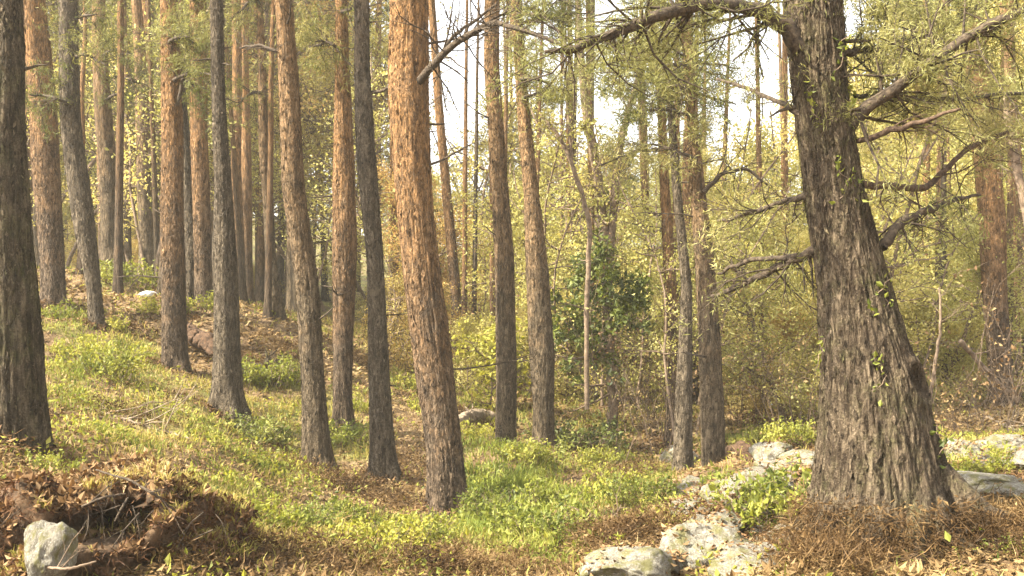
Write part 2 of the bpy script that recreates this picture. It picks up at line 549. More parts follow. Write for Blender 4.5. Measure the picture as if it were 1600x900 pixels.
# ------------------------------------------------------------------ the lie of the land
# (column, row, depth) of points where the ground is seen to meet trunks, banks and rocks
CTRL_PX = [(20, 722, 7.8), (84, 475, 17), (153, 525, 16), (180, 435, 22), (275, 582, 15), (357, 645, 13), (437, 505, 19),
           (496, 737, 12), (533, 662, 14), (600, 742, 12.4), (702, 802, 11), (790, 712, 14.5), (848, 705, 16), (957, 662, 18),
           (1050, 690, 17), (1066, 757, 13.5), (1117, 772, 12.6), (1390, 835, 6.4), (1565, 640, 18),
           (800, 905, 6.6), (600, 900, 6.4), (420, 890, 6.2), (300, 860, 6.2), (150, 800, 6.3), (30, 790, 6.3), (-150, 745, 6.0),
           (980, 905, 6.1), (1120, 850, 6.9), (1200, 765, 8.6), (1230, 705, 11), (1560, 735, 7.6), (1500, 830, 6.2), (1700, 760, 7.0),
           (300, 720, 9.5), (430, 790, 9.3), (200, 640, 11), (150, 590, 13), (560, 840, 8.6), (820, 820, 9.4), (920, 790, 10), (1000, 800, 9.8),
           (100, 440, 26), (400, 478, 28), (600, 530, 27), (720, 560, 29), (900, 600, 27), (1050, 630, 26), (1200, 640, 23), (1400, 640, 20), (1700, 640, 18),
           (650, 600, 20), (-100, 470, 18), (-200, 560, 12)]
CW = [P(*c) for c in CTRL_PX]
CW += [np.array(v, float) for v in [(0, 0, 0), (-3, 0, .35), (3, 0, .15), (-1.6, 3, .05), (-1.9, 4.6, .28), (-1.2, 4.7, .25), (-2.6, 4.6, .3), (0, 3, .1), (2.4, 3, .35), (-6, 2, 1.0), (6, 2, .6), (0, -8, 0), (-12, -6, 1.5), (12, -6, .5),
       (-30, 10, 4.5), (-40, 30, 8), (-20, 42, 5.5), (0, 42, 2.3), (18, 40, 1.2), (30, 25, 1.2), (40, 10, 1.5), (35, 45, 3.0),
       (-40, 75, 16), (0, 75, 5.5), (40, 75, 9), (-90, 40, 17), (90, 40, 8), (0, 140, 12), (-90, 140, 26), (90, 140, 22), (0, -60, -2), (-60, -60, 4), (60, -60, 0)]]
CW = np.array(CW)
# rbf with linear kernel, solved once
_D = np.sqrt(((CW[:, None, :2] - CW[None, :, :2]) ** 2).sum(-1) + 0.15)
_A = np.c_[np.ones(len(CW)), CW[:, :2]]
_K = np.block([[_D + np.eye(len(CW)) * -0.02, _A], [_A.T, np.zeros((3, 3))]])
_W = np.linalg.solve(_K, np.r_[CW[:, 2], np.zeros(3)])


def ground_z(x, y):
    x = np.asarray(x, float); y = np.asarray(y, float)
    sh = x.shape
    xf, yf = x.ravel(), y.ravel()
    out = np.empty(len(xf))
    for s in range(0, len(xf), 60000):
        a, b = xf[s:s + 60000], yf[s:s + 60000]
        d = np.sqrt((a[:, None] - CW[None, :, 0]) ** 2 + (b[:, None] - CW[None, :, 1]) ** 2 + 0.15)
        out[s:s + 60000] = d @ _W[:len(CW)] + _W[len(CW)] + _W[len(CW) + 1] * a + _W[len(CW) + 2] * b
    out = out.reshape(sh)
    out = out + 0.10 * fbm(x * .7, y * .7, 0, 3, 3) + 0.05 * fbm(x * 2.6, y * 2.6, 0, 3, 9)
    return out


def gz(x, y):
    return float(ground_z(np.array([x]), np.array([y]))[0])


def hit(px, py, dmin=3.5, dmax=60):
    """where the line of sight through a photo pixel meets the ground"""
    d = np.linspace(dmin, dmax, 900)
    x = (px - 800) / F * d
    z = EYE + (HY - py) / F * d
    g = ground_z(x, d)
    below = np.nonzero(z <= g)[0]
    k = below[0] if len(below) else int(np.argmin(z - g))
    return np.array([x[k], d[k], g[k]])


GREEN = [(160, 570, 100, 40, .9), (230, 690, 130, 34, 1), (350, 745, 110, 36, 1), (430, 775, 70, 22, .9), (420, 590, 70, 26, .8), (440, 650, 50, 40, .7),
         (535, 640, 40, 40, .6), (410, 825, 100, 28, 1), (620, 855, 80, 36, 1), (790, 750, 75, 120, 1), (850, 830, 60, 60, 1), (650, 590, 60, 30, .6), (480, 830, 60, 40, .6),
         (1000, 775, 80, 40, .7), (930, 690, 60, 40, .8), (1180, 690, 80, 16, .9), (1250, 700, 60, 14, .8), (900, 600, 60, 40, .9), (1050, 640, 60, 30, .6),
         (110, 500, 70, 20, .7), (200, 440, 60, 14, .8), (730, 600, 40, 40, .7), (1540, 700, 80, 26, .5), (40, 440, 40, 30, .5), (300, 640, 120, 40, .9), (200, 625, 120, 30, .9), (480, 700, 60, 40, .7), (130, 690, 90, 24, .9), (560, 690, 50, 30, .6), (540, 830, 90, 30, .8), (1130, 760, 40, 20, .6)]


def green_mask(x, y, z):
    px, py = to_px(x, y, z)
    m = np.zeros_like(np.asarray(x, float))
    wob = 1 + .35 * fbm(x * 1.5, y * 1.5, 0, 3, 21)
    for (cx, cy_, rx, ry, s) in GREEN:
        q = ((px - cx) / (rx * 1.15)) ** 2 + ((py - cy_) / (ry * 1.15)) ** 2
        m = np.maximum(m, s * np.clip(1.35 - q * wob, 0, 1))
    m = m * np.clip(.80 + 1.0 * fbm(np.asarray(x) * 1.1, np.asarray(y) * .8, 0, 3, 33), .12, 1)
    far = np.clip((y - 20) / 8, 0, 1) * .55
    return np.clip(np.maximum(m, far), 0, 1)


def axis(fine0, fine1, step, lo, hi):
    a = list(np.arange(fine0, fine1 + 1e-6, step))
    s, v = step, fine1
    while v < hi:
        s *= 1.16; v += s; a.append(v)
    s, v = step, fine0
    while v > lo:
        s *= 1.16; v -= s; a.insert(0, v)
    return np.array(a)


gx = axis(-11, 11, 0.085, -200, 200)
gy = axis(3.2, 22, 0.085, -120, 260)
GX, GY = np.meshgrid(gx, gy)
GZ = ground_z(GX, GY)
far = np.clip((np.hypot(GX, GY) - 90) / 200, 0, 1)
GZ = GZ * (1 - far) + far * 14
mb = MB()
mb.grid(np.stack([GX, GY, GZ], -1).reshape(-1, 3), len(gy), len(gx), False)
me = mb.mesh('ground', [M['ground']])
at = me.attributes.new('green', 'FLOAT', 'POINT')
at.data.foreach_set('value', green_mask(GX, GY, GZ).ravel().astype(np.float32))
tag(link('ground', me), 'sloping forest floor of brown litter and yellow-green moss', kind='structure')


# ------------------------------------------------------------------ trunks
def trunk_mesh(rows, d, mat, H=15.0, sides=40, step=0.07, amp=0.07, flare=0.5, seed=1, lobes=5, freq=7, base=None, zst=0.5, knot=None, flakes=0, fsize=.05, flake_mat=None):
    """rows: (row, left column, right column) of the trunk outline in the photo at depth d. returns mesh, base point, axis function"""
    rows = sorted(rows, key=lambda r: -r[0])
    C = np.array([P((l + r) / 2, y, d) for (y, l, r) in rows])
    R = np.array([(r - l) / 2 / F * d for (y, l, r) in rows])
    b = C[0].copy()
    zs = C[:, 2] - b[2]
    top = zs[-1]
    sl = (C[-1, 0] - C[0, 0]) / max(top, .5)
    z = np.concatenate([np.arange(-0.5, min(top + .4, H), step), np.arange(min(top + .4, H) + .25, H, .4)])
    xx = np.interp(z, zs, C[:, 0] - b[0])
    over = np.clip(z - top, 0, None)
    xx = xx + sl * .5 * over
    low = np.clip(-z, 0, None)
    rr = np.interp(z, zs, R)
    rr = np.where(z > top, R[-1] * np.clip(1 - over / max(H - top, .5), 0.08, 1) ** .8, rr)
    for _ in range(6):
        xx[1:-1] = (xx[:-2] + 2 * xx[1:-1] + xx[2:]) / 4
        rr[1:-1] = (rr[:-2] + 2 * rr[1:-1] + rr[2:]) / 4
    rng = np.random.default_rng(seed)
    yy = 0.03 * vnoise(z * .6, seed, 0, 5) * np.clip(z, 0, 3)
    th = np.linspace(0, 2 * np.pi, sides, endpoint=False)
    T, Z = np.meshgrid(th, z)
    h = np.clip(Z, 0, None)
    fl = 1 + flare * np.exp(-h / .16) * (.55 + .6 * np.cos(lobes * T + rng.uniform(0, 6) + .6 * np.sin(2 * T)) + .3 * np.cos(3 * T + 1)) + flare * .35 * np.exp(-h / .5)
    c, s = np.cos(T), np.sin(T)
    rid = fbm(c * freq, s * freq, Z * freq * .13 * zst * 2, 3, seed)
    rid = np.minimum(np.abs(rid) * 2.4, .75) + .35 * fbm(c * freq * 2.6, s * freq * 2.6, Z * freq * .5, 2, seed + 70)
    big = fbm(c * 1.2, s * 1.2, Z * .9, 3, seed + 40)
    rad = rr[:, None] * .93 * fl * (1 + amp * (rid - .45) + .06 * big)
    if knot:
        for (kt, kz, kr, kd) in knot:
            dt = np.angle(np.exp(1j * (T - kt))) * rr[:, None]
            q = np.hypot(dt, (Z - kz) * .8) / kr
            rad = rad + np.exp(-((q - 1.25) / .45) ** 2) * kd * .12 - np.exp(-(q / .8) ** 4) * kd
    V = np.stack([xx[:, None] + rad * c, yy[:, None] + rad * s, Z], -1)
    fm = None
    if flakes:
        zi = np.nonzero((z > -.05) & (z < min(top + .3, H)))[0]
        nf = int(flakes * 2 * np.pi * rr[zi].mean() * (z[zi[-1]] - z[zi[0]]))
        i = rng.choice(zi, nf); j = rng.integers(0, sides, nf)
        pos = V[i, j] + rng.normal(size=(nf, 3)) * np.array([.006, .006, step * .5])
        out = np.stack([np.cos(th[j]), np.sin(th[j]), np.zeros(nf)], 1)
        tan = np.stack([-np.sin(th[j]), np.cos(th[j]), np.zeros(nf)], 1)
        dr = np.array([[0, 0, 1.0]]) * rng.choice([-1, 1], (nf, 1)) + out * rng.uniform(.02, .22, (nf, 1)) + tan * rng.normal(size=(nf, 1)) * .25
        dr = unit(dr)
        L = fsize * rng.uniform(.5, 1.5, (nf, 1)); W = L * rng.uniform(.2, .45, (nf, 1))
        sd = unit(np.cross(dr, out))
        q = np.stack([pos - dr * L * .5, pos + sd * W * .5 + out * .004, pos + dr * L * .5 + out * .004, pos - sd * W * .5 + out * .004], 1)
        mf = MB()
        mf.add(q.reshape(-1, 3), np.arange(nf * 4).reshape(nf, 4))
        fm = mf.mesh('bark_flakes', [flake_mat], smooth=False)
    mb = MB()
    mb.grid(V.reshape(-1, 3), len(z), sides, True)
    m = mb.mesh('trunk', [mat])

    def ax(zz):
        return np.array([np.interp(zz, z, xx), np.interp(zz, z, yy), zz]), float(np.interp(zz, z, rr))
    ax.flakes = fm
    return m, b, ax


def make_crown(kind, seed, H, R, n_br, per, size, aspect, fol, wood, flat=0.3):
    rng = np.random.default_rng(seed)
    mb = MB()
    cl = []
    tr = [np.array([0, 0, 0.0])]
    nn = 14
    for i in range(nn):
        tr.append(tr[-1] + np.array([rng.normal() * .06, rng.normal() * .06, H / nn]))
    tr = np.array(tr)
    if kind == 'pine':
        mb.tube(tr, np.linspace(.08, .015, len(tr)), 6, 1)
    for k in range(n_br):
        t = rng.uniform(0.02, 1) ** .9
        z = t * H
        if kind == 'pine':
            prof = (0.35 + .65 * math.sin(math.pi * min(1, .25 + .75 * t))) * (1 - .25 * t)
        else:
            prof = math.sin(math.pi * (0.12 + .83 * t)) ** .7
        az = rng.uniform(0, 2 * np.pi)
        L = R * prof * rng.uniform(.55, 1.15)
        d0 = np.array([math.cos(az), math.sin(az), rng.uniform(-.1, .45) if kind == 'pine' else rng.uniform(.1, .8)])
        st = np.array([np.interp(z, tr[:, 2], tr[:, 0]), np.interp(z, tr[:, 2], tr[:, 1]), z])
        out, tips = [], []
        grow(rng, st, d0, L, .012 + .012 * L, 1, out, .55, .12, 5, .12, .42, tips)
        for (p, r, dp) in out:
            mb.tube(p, r, 4 if dp else 3, 1, False)
        m = out[0][0]
        cl += [p for p in m[len(m) // 2:]] + tips
    cl = np.array(cl)
    idx = rng.integers(0, len(cl), per)
    # foliage in uneven clumps
    w = rng.uniform(.2, 1, len(cl)) ** 2
    idx = rng.choice(len(cl), per, p=w / w.sum())
    sd = .13 if kind == 'pine' else .17
    pts = cl[idx] + rng.normal(size=(per, 3)) * np.array([sd, sd, sd * .75])
    leaves(mb, pts, rng, size, aspect, flat, 0)
    return mb.mesh('crown', [fol, wood], smooth=False)


CROWN_PINE = [make_crown('pine', 11, 6.5, 2.2, 40, 5500, .17, .16, M['needle'], M['bark_twig']),
              make_crown('pine', 12, 7.5, 2.6, 44, 6000, .17, .16, M['needle'], M['bark_twig']),
              make_crown('pine', 13, 5.5, 1.9, 34, 4500, .17, .16, M['needle_olive'], M['bark_twig'])]

BASES = []


def pine(rows, d, mat, label, group=None, H=15.0, crown=0, ch=.68, name='pine_tree', cs=1.0, **kw):
    if d < 21:
        kw.setdefault('flakes', 700 if d < 15 else 420)
        kw.setdefault('fsize', .05 if d < 15 else .07)
        kw['flake_mat'] = M[mat + '_flake']
    m, b, ax = trunk_mesh(rows, d, M[mat], H=H, **kw)
    root = link(name, None, None, b)
    root.empty_display_size = .3
    tag(root, label, 'tree', group)
    link('trunk', m, root)
    if ax.flakes:
        tag(link('bark_flakes', ax.flakes, root), kind='stuff')
    BASES.append((b, ax(0.05)[1], d))
    rs = np.random.default_rng(kw.get('seed', 1) + 900)
    for k in range(rs.integers(2, 6) if d < 21 else 0):        # broken stubs of dead branches
        zz = rs.uniform(1.0, 5.5 if d < 14 else 7.5)
        p0, r0 = ax(zz)
        az = rs.uniform(-np.pi, 0.0) if rs.uniform() < .5 else rs.choice([0, np.pi]) + rs.normal() * .4
        o_ = np.array([math.cos(az), math.sin(az), 0])
        ln = rs.uniform(.06, .30) if rs.uniform() < .7 else rs.uniform(.4, .9)
        out = []
        grow(rs, p0 + o_ * r0 * .8, o_ + np.array([0, 0, rs.uniform(-.15, .35)]), ln + r0 * .2, rs.uniform(.008, .016), 1 if ln > .35 else 0, out, .6, .05, 4, .14, .5)
        ms_ = MB()
        for (pp, r_, dp) in out:
            ms_.tube(pp, r_, 6)
        link('branch_stub', ms_.mesh('branch_stub', [M['bark_limb']]), root)
    if crown is not None:
        c = link('crown', CROWN_PINE[crown % 3], root)
        zc = H * ch
        p, r = ax(zc)
        c.location = p
        c.rotation_euler = (0, 0, kw.get('seed', 1) * 1.7)
        s = (H * (1 - ch) + .6) / (6.5, 7.5, 5.5)[crown % 3]
        c.scale = (s * .85 * cs, s * .85 * cs, s * .9)
    return root, b, ax


def limb(root, b, pix, rpx, rng, mat='bark_limb', d_list=None, twigs=0, twig_len=.5, foliage=None, nfol=0, fsize=.06, fasp=.12, name='branch', depth=1, spread=.7, droop=.0, jit=.02, back=0.0):
    """a branch drawn through photo pixels at the depths d_list; side twigs and foliage grow from it"""
    pts = np.array([P(x, y, dd) for (x, y), dd in zip(pix, d_list)])
    n = max(10, len(pix) * 6)
    q = smooth_path(pts, n)
    q[1:] += np.stack([vnoise(np.arange(1, n) * .45, k_ * 7.3, rng.uniform(0, 50), 8) for k_ in range(3)], 1) * jit * .6
    rad = np.interp(np.linspace(0, 1, n), np.linspace(0, 1, len(rpx)), rpx) / F * np.interp(np.linspace(0, 1, n), np.linspace(0, 1, len(d_list)), d_list)
    rad = rad * (1 + .07 * vnoise(np.arange(n) * .5, rng.uniform(0, 99), 0, 4))
    q -= b
    mb = MB()
    mb.tube(q, rad, 10)
    tips = []
    for k in range(twigs):
        i = int(rng.uniform(.15, 1) * (n - 2))
        t = unit(q[i + 1] - q[i])
        dd = unit(t * .5 + rng.normal(size=3) * spread + np.array([0, back, -droop]))
        out = []
        grow(rng, q[i], dd, twig_len * rng.uniform(.4, 1.2), max(.003, rad[i] * .3), depth, out, .6, .05 - droop * .4, 4, .22, .5, tips)
        for (p, r, dp) in out:
            mb.tube(p, r, 4, 0, False)
    o = link(name, mb.mesh(name, [M[mat]]), root)
    if foliage and tips:
        tips = np.array(tips)
        w = rng.uniform(.1, 1, len(tips)) ** 2
        ii = rng.choice(len(tips), nfol, p=w / w.sum())
        mb2 = MB()
        dr_ = rng.normal(size=(nfol, 3)) + np.array([0, 0, -.35])
        leaves(mb2, tips[ii] + rng.normal(size=(nfol, 3)) * .03, rng, fsize, fasp, .2, dirs=dr_)
        link('foliage', mb2.mesh('foliage', [M[foliage]], smooth=False), o)
    return o


# --- the trunks that stand out, one by one (row, left, right)
T = {}
T['A'] = pine([(0, -28, 28), (200, -30, 36), (450, -38, 58), (600, -42, 68), (722, -46, 74)], 7.8, 'bark_dark', 'thick dark mossy trunk standing on the bank above the hollow', H=16, sides=110, step=.035, amp=.11, seed=1, crown=0, freq=9, flare=.2)
T['B'] = pine([(0, 32, 71), (250, 48, 92), (400, 62, 100), (478, 68, 100)], 17, 'bark_orange', 'orange-barked pine uphill just behind the thick dark mossy trunk', H=17, seed=2, crown=1)
T['C'] = pine([(0, 92, 122), (200, 98, 130), (350, 115, 150), (450, 136, 158), (527, 142, 164)], 16, 'bark_grey', 'grey leaning trunk uphill between orange pine and upright brown pine', H=15, seed=3, crown=2)
T['D'] = pine([(0, 146, 166), (150, 148, 175), (300, 155, 186), (436, 160, 196)], 22, 'bark_mid', 'straight brown pine uphill beside the low bushes on the crest', H=18, seed=4, crown=0)
T['F'] = pine([(0, 206, 222), (210, 213, 237), (428, 218, 245)], 24, 'bark_mid', 'dusky brown trunk on the crest behind the white stone', H=17, seed=6, crown=1)
T['G'] = pine([(0, 248, 276), (200, 250, 285), (400, 252, 290), (585, 256, 292)], 15, 'bark_orange', 'rust-brown pine standing just below the white stone', H=16, seed=7, crown=2)
T['G2'] = pine([(0, 268, 283), (180, 280, 294), (450, 290, 318), (500, 293, 322)], 20, 'bark_grey', 'slanting grey trunk above the rotten red log', H=15, seed=8, crown=0)
T['H'] = pine([(0, 297, 323), (200, 298, 326), (400, 303, 331), (505, 306, 334)], 19, 'bark_orange', 'bright orange pine close behind the dark grey midslope trunk', H=18, seed=9, crown=1)
T['I'] = pine([(0, 326, 348), (150, 330, 352), (300, 334, 363), (450, 333, 372), (645, 334, 379)], 13, 'bark_grey', 'dark grey upright trunk standing midslope below the rotten red log', H=15, seed=10, sides=64, step=.05, amp=.09, crown=2)
T['J'] = pine([(0, 362, 377), (300, 362, 379), (480, 368, 386)], 25, 'bark_orange', 'slim orange pine on the far rise', H=15, seed=11, crown=0)
T['K'] = pine([(0, 399, 409), (100, 402, 415), (250, 405, 423), (400, 414, 431), (508, 425, 447)], 19, 'bark_mid', 'slim brown trunk curving toward its base on the rise', H=13, seed=12, crown=1)
T['L'] = pine([(0, 428, 457), (150, 437, 470), (300, 443, 478), (450, 460, 498), (600, 470, 508), (738, 473, 519)], 12, 'bark_mid', 'leaning brown trunk with grey base above the sunny grass strip', H=14, seed=13, sides=64, step=.05, amp=.09, crown=0)
T['N'] = pine([(0, 524, 543), (100, 523, 546), (300, 517, 556), (400, 517, 557), (500, 519, 552), (665, 522, 548)], 14, 'bark_orange', 'orange-topped pine with crooked narrow base between two grey-brown trunks', H=16, seed=14, sides=56, step=.05, amp=.10, crown=1)
T['O'] = pine([(0, 554, 578), (100, 554, 579), (250, 557, 590), (400, 573, 601), (600, 577, 609), (744, 579, 619)], 12.4, 'bark_grey', 'slender grey trunk with flared foot beside the bracken patch', H=14, seed=15, sides=64, step=.05, amp=.09, crown=2)
T['P'] = pine([(0, 606, 671), (150, 605, 671), (300, 615, 674), (400, 625, 685), (500, 637, 699), (600, 650, 711), (700, 666, 722), (804, 674, 731)], 11, 'bark_orange', 'stout orange pine with a grey-brown lower trunk in mid forest', H=17, seed=16, sides=96, step=.04, amp=.10, crown=0)
T['Q'] = pine([(0, 668, 680), (180, 680, 694), (300, 690, 706), (470, 704, 722), (565, 708, 726)], 24, 'bark_orange', 'thin rusty pine behind the stout orange pine', H=12, cs=.55, seed=17, crown=2)
T['R'] = pine([(0, 757, 781), (100, 756, 780), (200, 762, 787), (400, 772, 803), (600, 775, 807), (714, 774, 806)], 14.5, 'bark_mid', 'straight twin-ribbed trunk beside the bright green sapling', H=16, cs=.55, seed=18, lobes=2, amp=.13, freq=3, sides=56, step=.05, crown=1)
T['S'] = pine([(0, 797, 815), (150, 806, 826), (300, 818, 842), (420, 821, 858), (550, 826, 867), (640, 832, 866), (708, 834, 866)], 16, 'bark_mid', 'brown trunk thickening downward behind the tall green grass', H=14, cs=.55, seed=19, sides=56, step=.05, crown=2)
T['W'] = pine([(120, 998, 1009), (350, 1002, 1016), (610, 1004, 1018)], 24, 'bark_mid', 'thin straight trunk behind the twiggy brown thicket', H=10, seed=20, crown=None)
T['X'] = pine([(0, 1010, 1026), (150, 1026, 1039), (300, 1030, 1046), (450, 1037, 1058), (600, 1040, 1061), (694, 1041, 1063)], 17, 'bark_orange', 'rusty slim trunk rising out of the twiggy brown thicket', H=13, cs=.55, seed=21, crown=0)
T['Y'] = pine([(0, 1030, 1042), (150, 1042, 1053), (300, 1050, 1064), (450, 1064, 1081), (600, 1056, 1083), (758, 1051, 1081)], 13.5, 'bark_grey', 'bowed thin trunk close beside the upright orange-topped trunk', H=11, cs=.55, seed=22, sides=56, step=.05, crown=2)
T['Z'] = pine([(0, 1058, 1074), (200, 1074, 1092), (400, 1086, 1118), (500, 1090, 1125), (650, 1094, 1132), (773, 1100, 1134)], 12.6, 'bark_mid', 'upright brown trunk with orange top at edge of pale rocks', H=13, cs=.55, seed=23, sides=64, step=.05, amp=.09, crown=1)
T['BB'] = pine([(0, 1500, 1535), (350, 1526, 1568), (500, 1538, 1576), (645, 1550, 1584)], 18, 'bark_orange', 'orange-brown pine beyond the huge leaning trunk', H=15, seed=24, crown=0)
T['CC'] = pine([(200, 1430, 1442), (450, 1434, 1447), (620, 1436, 1450)], 26, 'bark_orange', 'thin orange trunk close behind the huge leaning trunk', H=12, seed=25, crown=2)
T['DD'] = pine([(200, 1474, 1484), (500, 1482, 1492), (625, 1484, 1495)], 25, 'bark_mid', 'thin brown trunk between the huge trunk and orange-brown pine', H=12, seed=26, crown=1)
T['EE'] = pine([(0, 1562, 1580), (130, 1570, 1586), (400, 1590, 1606), (640, 1600, 1618)], 21, 'bark_mid', 'brown trunk behind the orange-brown pine', H=14, seed=27, crown=1)
T['E'] = pine([(0, 189, 199), (300, 193, 205), (445, 195, 207)], 27, 'bark_mid', 'very thin upright trunk on crest between two brown pines', H=14, seed=28, crown=2)

# the huge leaning tree
AA, AAb, AAax = pine([(0, 1229, 1322), (150, 1243, 1331), (300, 1258, 1356), (450, 1277, 1396), (600, 1280, 1440), (700, 1276, 1466), (800, 1270, 1488), (850, 1262, 1500)], 6.4, 'bark_old',
                     'huge leaning trunk with furrowed mossy bark and a knot hole', H=13, seed=31, sides=220, step=.018, amp=.095, flare=.18, freq=14, crown=1, ch=.55, zst=.7,
                     lobes=5, knot=[(-0.80, 0.95, .075, .24), (-1.75, 2.3, .035, .02)])
rg = np.random.default_rng(55)
FN = 'needle_olive'
limb(AA, AAb, [(1250, 75), (1222, 34), (1180, 14), (1130, 5), (1080, 10), (1020, 26), (960, 52), (900, 76), (850, 82)], [17, 13, 11, 10, 10, 9, 8, 6, 3], rg, d_list=[6.4, 6.35, 6.25, 6.1, 6.0, 5.9, 5.8, 5.7, 5.6], twigs=48, twig_len=.55, foliage=FN, nfol=10000, fsize=.042, fasp=.10, back=.55)
limb(AA, AAb, [(1318, 205), (1345, 175), (1380, 150), (1440, 110), (1500, 65), (1560, 32), (1640, 2)], [13, 10.5, 9.5, 8.5, 8, 7, 6], rg, d_list=[6.4, 6.35, 6.3, 6.2, 6.1, 6.0, 5.9], twigs=40, twig_len=.6, foliage=FN, nfol=11000, fsize=.042, fasp=.10, back=.4)
limb(AA, AAb, [(1315, 82), (1340, 80), (1380, 75), (1440, 55), (1500, 30), (1550, -5)], [7, 6, 5, 5, 4, 3], rg, d_list=[6.4, 6.5, 6.6, 6.7, 6.8, 6.9], twigs=40, twig_len=.6, foliage=FN, nfol=11000, fsize=.042, fasp=.10)
limb(AA, AAb, [(1345, 288), (1380, 290), (1420, 294), (1455, 292), (1480, 262), (1512, 232), (1555, 212), (1595, 198)], [6.5, 6, 5.5, 5, 4.5, 4, 3, 2], rg, mat='bark_red', d_list=[6.4, 6.5, 6.6, 6.7, 6.8, 6.9, 7.0, 7.1], twigs=16, twig_len=.45, droop=.3)
limb(AA, AAb, [(1378, 388), (1390, 368), (1415, 342), (1445, 331), (1490, 312), (1530, 306)], [9, 8, 7, 6, 4, 2], rg, d_list=[6.4, 6.4, 6.45, 6.5, 6.6, 6.7], twigs=16, twig_len=.4, droop=.3, foliage=FN, nfol=900, fsize=.05)
limb(AA, AAb, [(1285, 388), (1262, 396), (1240, 408), (1190, 430), (1130, 456), (1112, 463)], [9, 8, 7, 6, 4, 2.5], rg, d_list=[6.4, 6.5, 6.6, 6.9, 7.2, 7.3], twigs=16, twig_len=.4, foliage=FN, nfol=700, fsize=.05)
limb(AA, AAb, [(1262, 398), (1205, 404), (1165, 408), (1135, 421), (1122, 430)], [5, 4, 4, 3, 2], rg, d_list=[6.5, 6.7, 6.9, 7.0, 7.1], twigs=7, twig_len=.3)
limb(AA, AAb, [(1268, 306), (1245, 310), (1215, 318), (1170, 334), (1122, 347)], [6, 5, 4, 4, 2], rg, d_list=[6.4, 6.5, 6.7, 6.9, 7.1], twigs=14, twig_len=.42, foliage=FN, nfol=900, fsize=.05)
limb(AA, AAb, [(1256, 182), (1230, 165), (1195, 148), (1160, 135), (1120, 124)], [5, 4, 3, 3, 2], rg, d_list=[6.4, 6.5, 6.7, 6.9, 7.1], twigs=12, twig_len=.35, foliage=FN, nfol=400, fsize=.045)
limb(AA, AAb, [(1330, 222), (1385, 206), (1440, 190), (1500, 171)], [4, 5, 4, 2], rg, mat='bark_red', d_list=[6.4, 6.2, 6.0, 5.8], twigs=5, twig_len=.3)
limb(AA, AAb, [(1335, 150), (1400, 155), (1480, 156), (1560, 148), (1640, 142)], [4, 3.5, 3.5, 3, 2], rg, d_list=[6.4, 6.7, 7.0, 7.2, 7.4], twigs=26, twig_len=.5, foliage=FN, nfol=6000, fsize=.045, fasp=.10)
for k, (az, ln, r0) in enumerate([(-2.75, .75, .085), (-2.2, .6, .07), (-1.55, .62, .08), (-1.0, .66, .075), (-.35, .8, .095), (.3, .6, .08), (2.9, .6, .08)]):
    a0, rr0 = AAax(.16)
    o_ = np.array([math.cos(az), math.sin(az), 0])
    pts_ = []
    for t in np.linspace(0, 1, 16):
        q_ = a0 + o_ * (rr0 * .72 + ln * t) + np.array([-o_[1], o_[0], 0]) * .10 * math.sin(t * 3.2 + k)
        g_ = gz(q_[0] + AAb[0], q_[1] + AAb[1]) - AAb[2]
        zt = .30 * (1 - t) ** 3 + (g_ + .035 * (1 - t) - .05 * t)
        pts_.append([q_[0], q_[1], max(zt, g_ - .08) if t > .25 else zt + .0])
    mb = MB()
    rr_ = np.linspace(r0, r0 * .3, 16)
    mb.tube(np.array(pts_), rr_ * (1 + .12 * vnoise(np.arange(16) * .6, k * 3.1, 0, 6)), 14)
    link('root', mb.mesh('root', [M['bark_old']]), AA)
# sprigs of green leaf clinging to the bark
for (px, py) in [(1290, 95), (1275, 170), (1325, 185), (1335, 300), (1300, 290), (1322, 130), (1345, 470), (1425, 660), (1430, 690), (1350, 590), (1280, 560), (1385, 500)]:
    z = P(px, py, 6.4)[2] - AAb[2]
    a, r = AAax(z)
    wx = P(px, py, 6.4)[0] - AAb[0]
    dx = np.clip((wx - a[0]) / r, -.95, .95)
    base = a + np.array([dx * r * 1.06, -math.sqrt(1 - dx * dx) * r * 1.06, 0])
    mb = MB()
    stem = [base + np.array([0, .02, -.10])]
    for k in range(9):
        stem.append(stem[-1] + np.array([rg.normal() * .016, rg.normal() * .004, .024]))
    stem = np.array(stem)
    mb.tube(stem, np.full(len(stem), .0025), 4, 1)
    leaves(mb, stem[rg.integers(0, len(stem), 24)] + rg.normal(size=(24, 3)) * .012, rg, .034, .55, .2)
    tag(link('ivy_sprig', mb.mesh('ivy_sprig', [M['shrub'], M['bark_twig']], smooth=False), AA), kind='stuff')

# bough from the stout orange pine arching over to the straight trunk
rt, bb, ax = T['P']
limb(rt, bb, [(650, 135), (668, 112), (692, 84), (728, 56), (770, 34), (810, 45), (860, 62), (905, 84)], [7, 6.5, 6, 5.5, 5, 4, 3, 2], rg, d_list=[11, 10.8, 10.6, 10.4, 10.2, 10, 9.9, 9.8], twigs=26, twig_len=.8)
limb(rt, bb, [(678, 98), (705, 60), (735, 36), (775, 8)], [3, 3, 2.5, 2], rg, d_list=[10.7, 10.6, 10.5, 10.3], twigs=12, twig_len=.6)
rt, bb, ax = T['L']
limb(rt, bb, [(450, 85), (425, 78), (400, 70), (375, 75)], [4, 3, 2.5, 1.5], rg, d_list=[12, 12, 12.1, 12.2], twigs=8, twig_len=.6)
rt, bb, ax = T['O']
limb(rt, bb, [(580, 145), (598, 142), (612, 134)], [3, 2.5, 1.5], rg, d_list=[12.4, 12.2, 12.0], twigs=3, twig_len=.25)
rt, bb, ax = T['G']
limb(rt, bb, [(272, 180), (288, 120), (296, 105), (300, 100)], [3, 3, 2, 1.5], rg, d_list=[15, 14.9, 14.8, 14.8], twigs=4, twig_len=.5)
rt, bb, ax = T['Z']
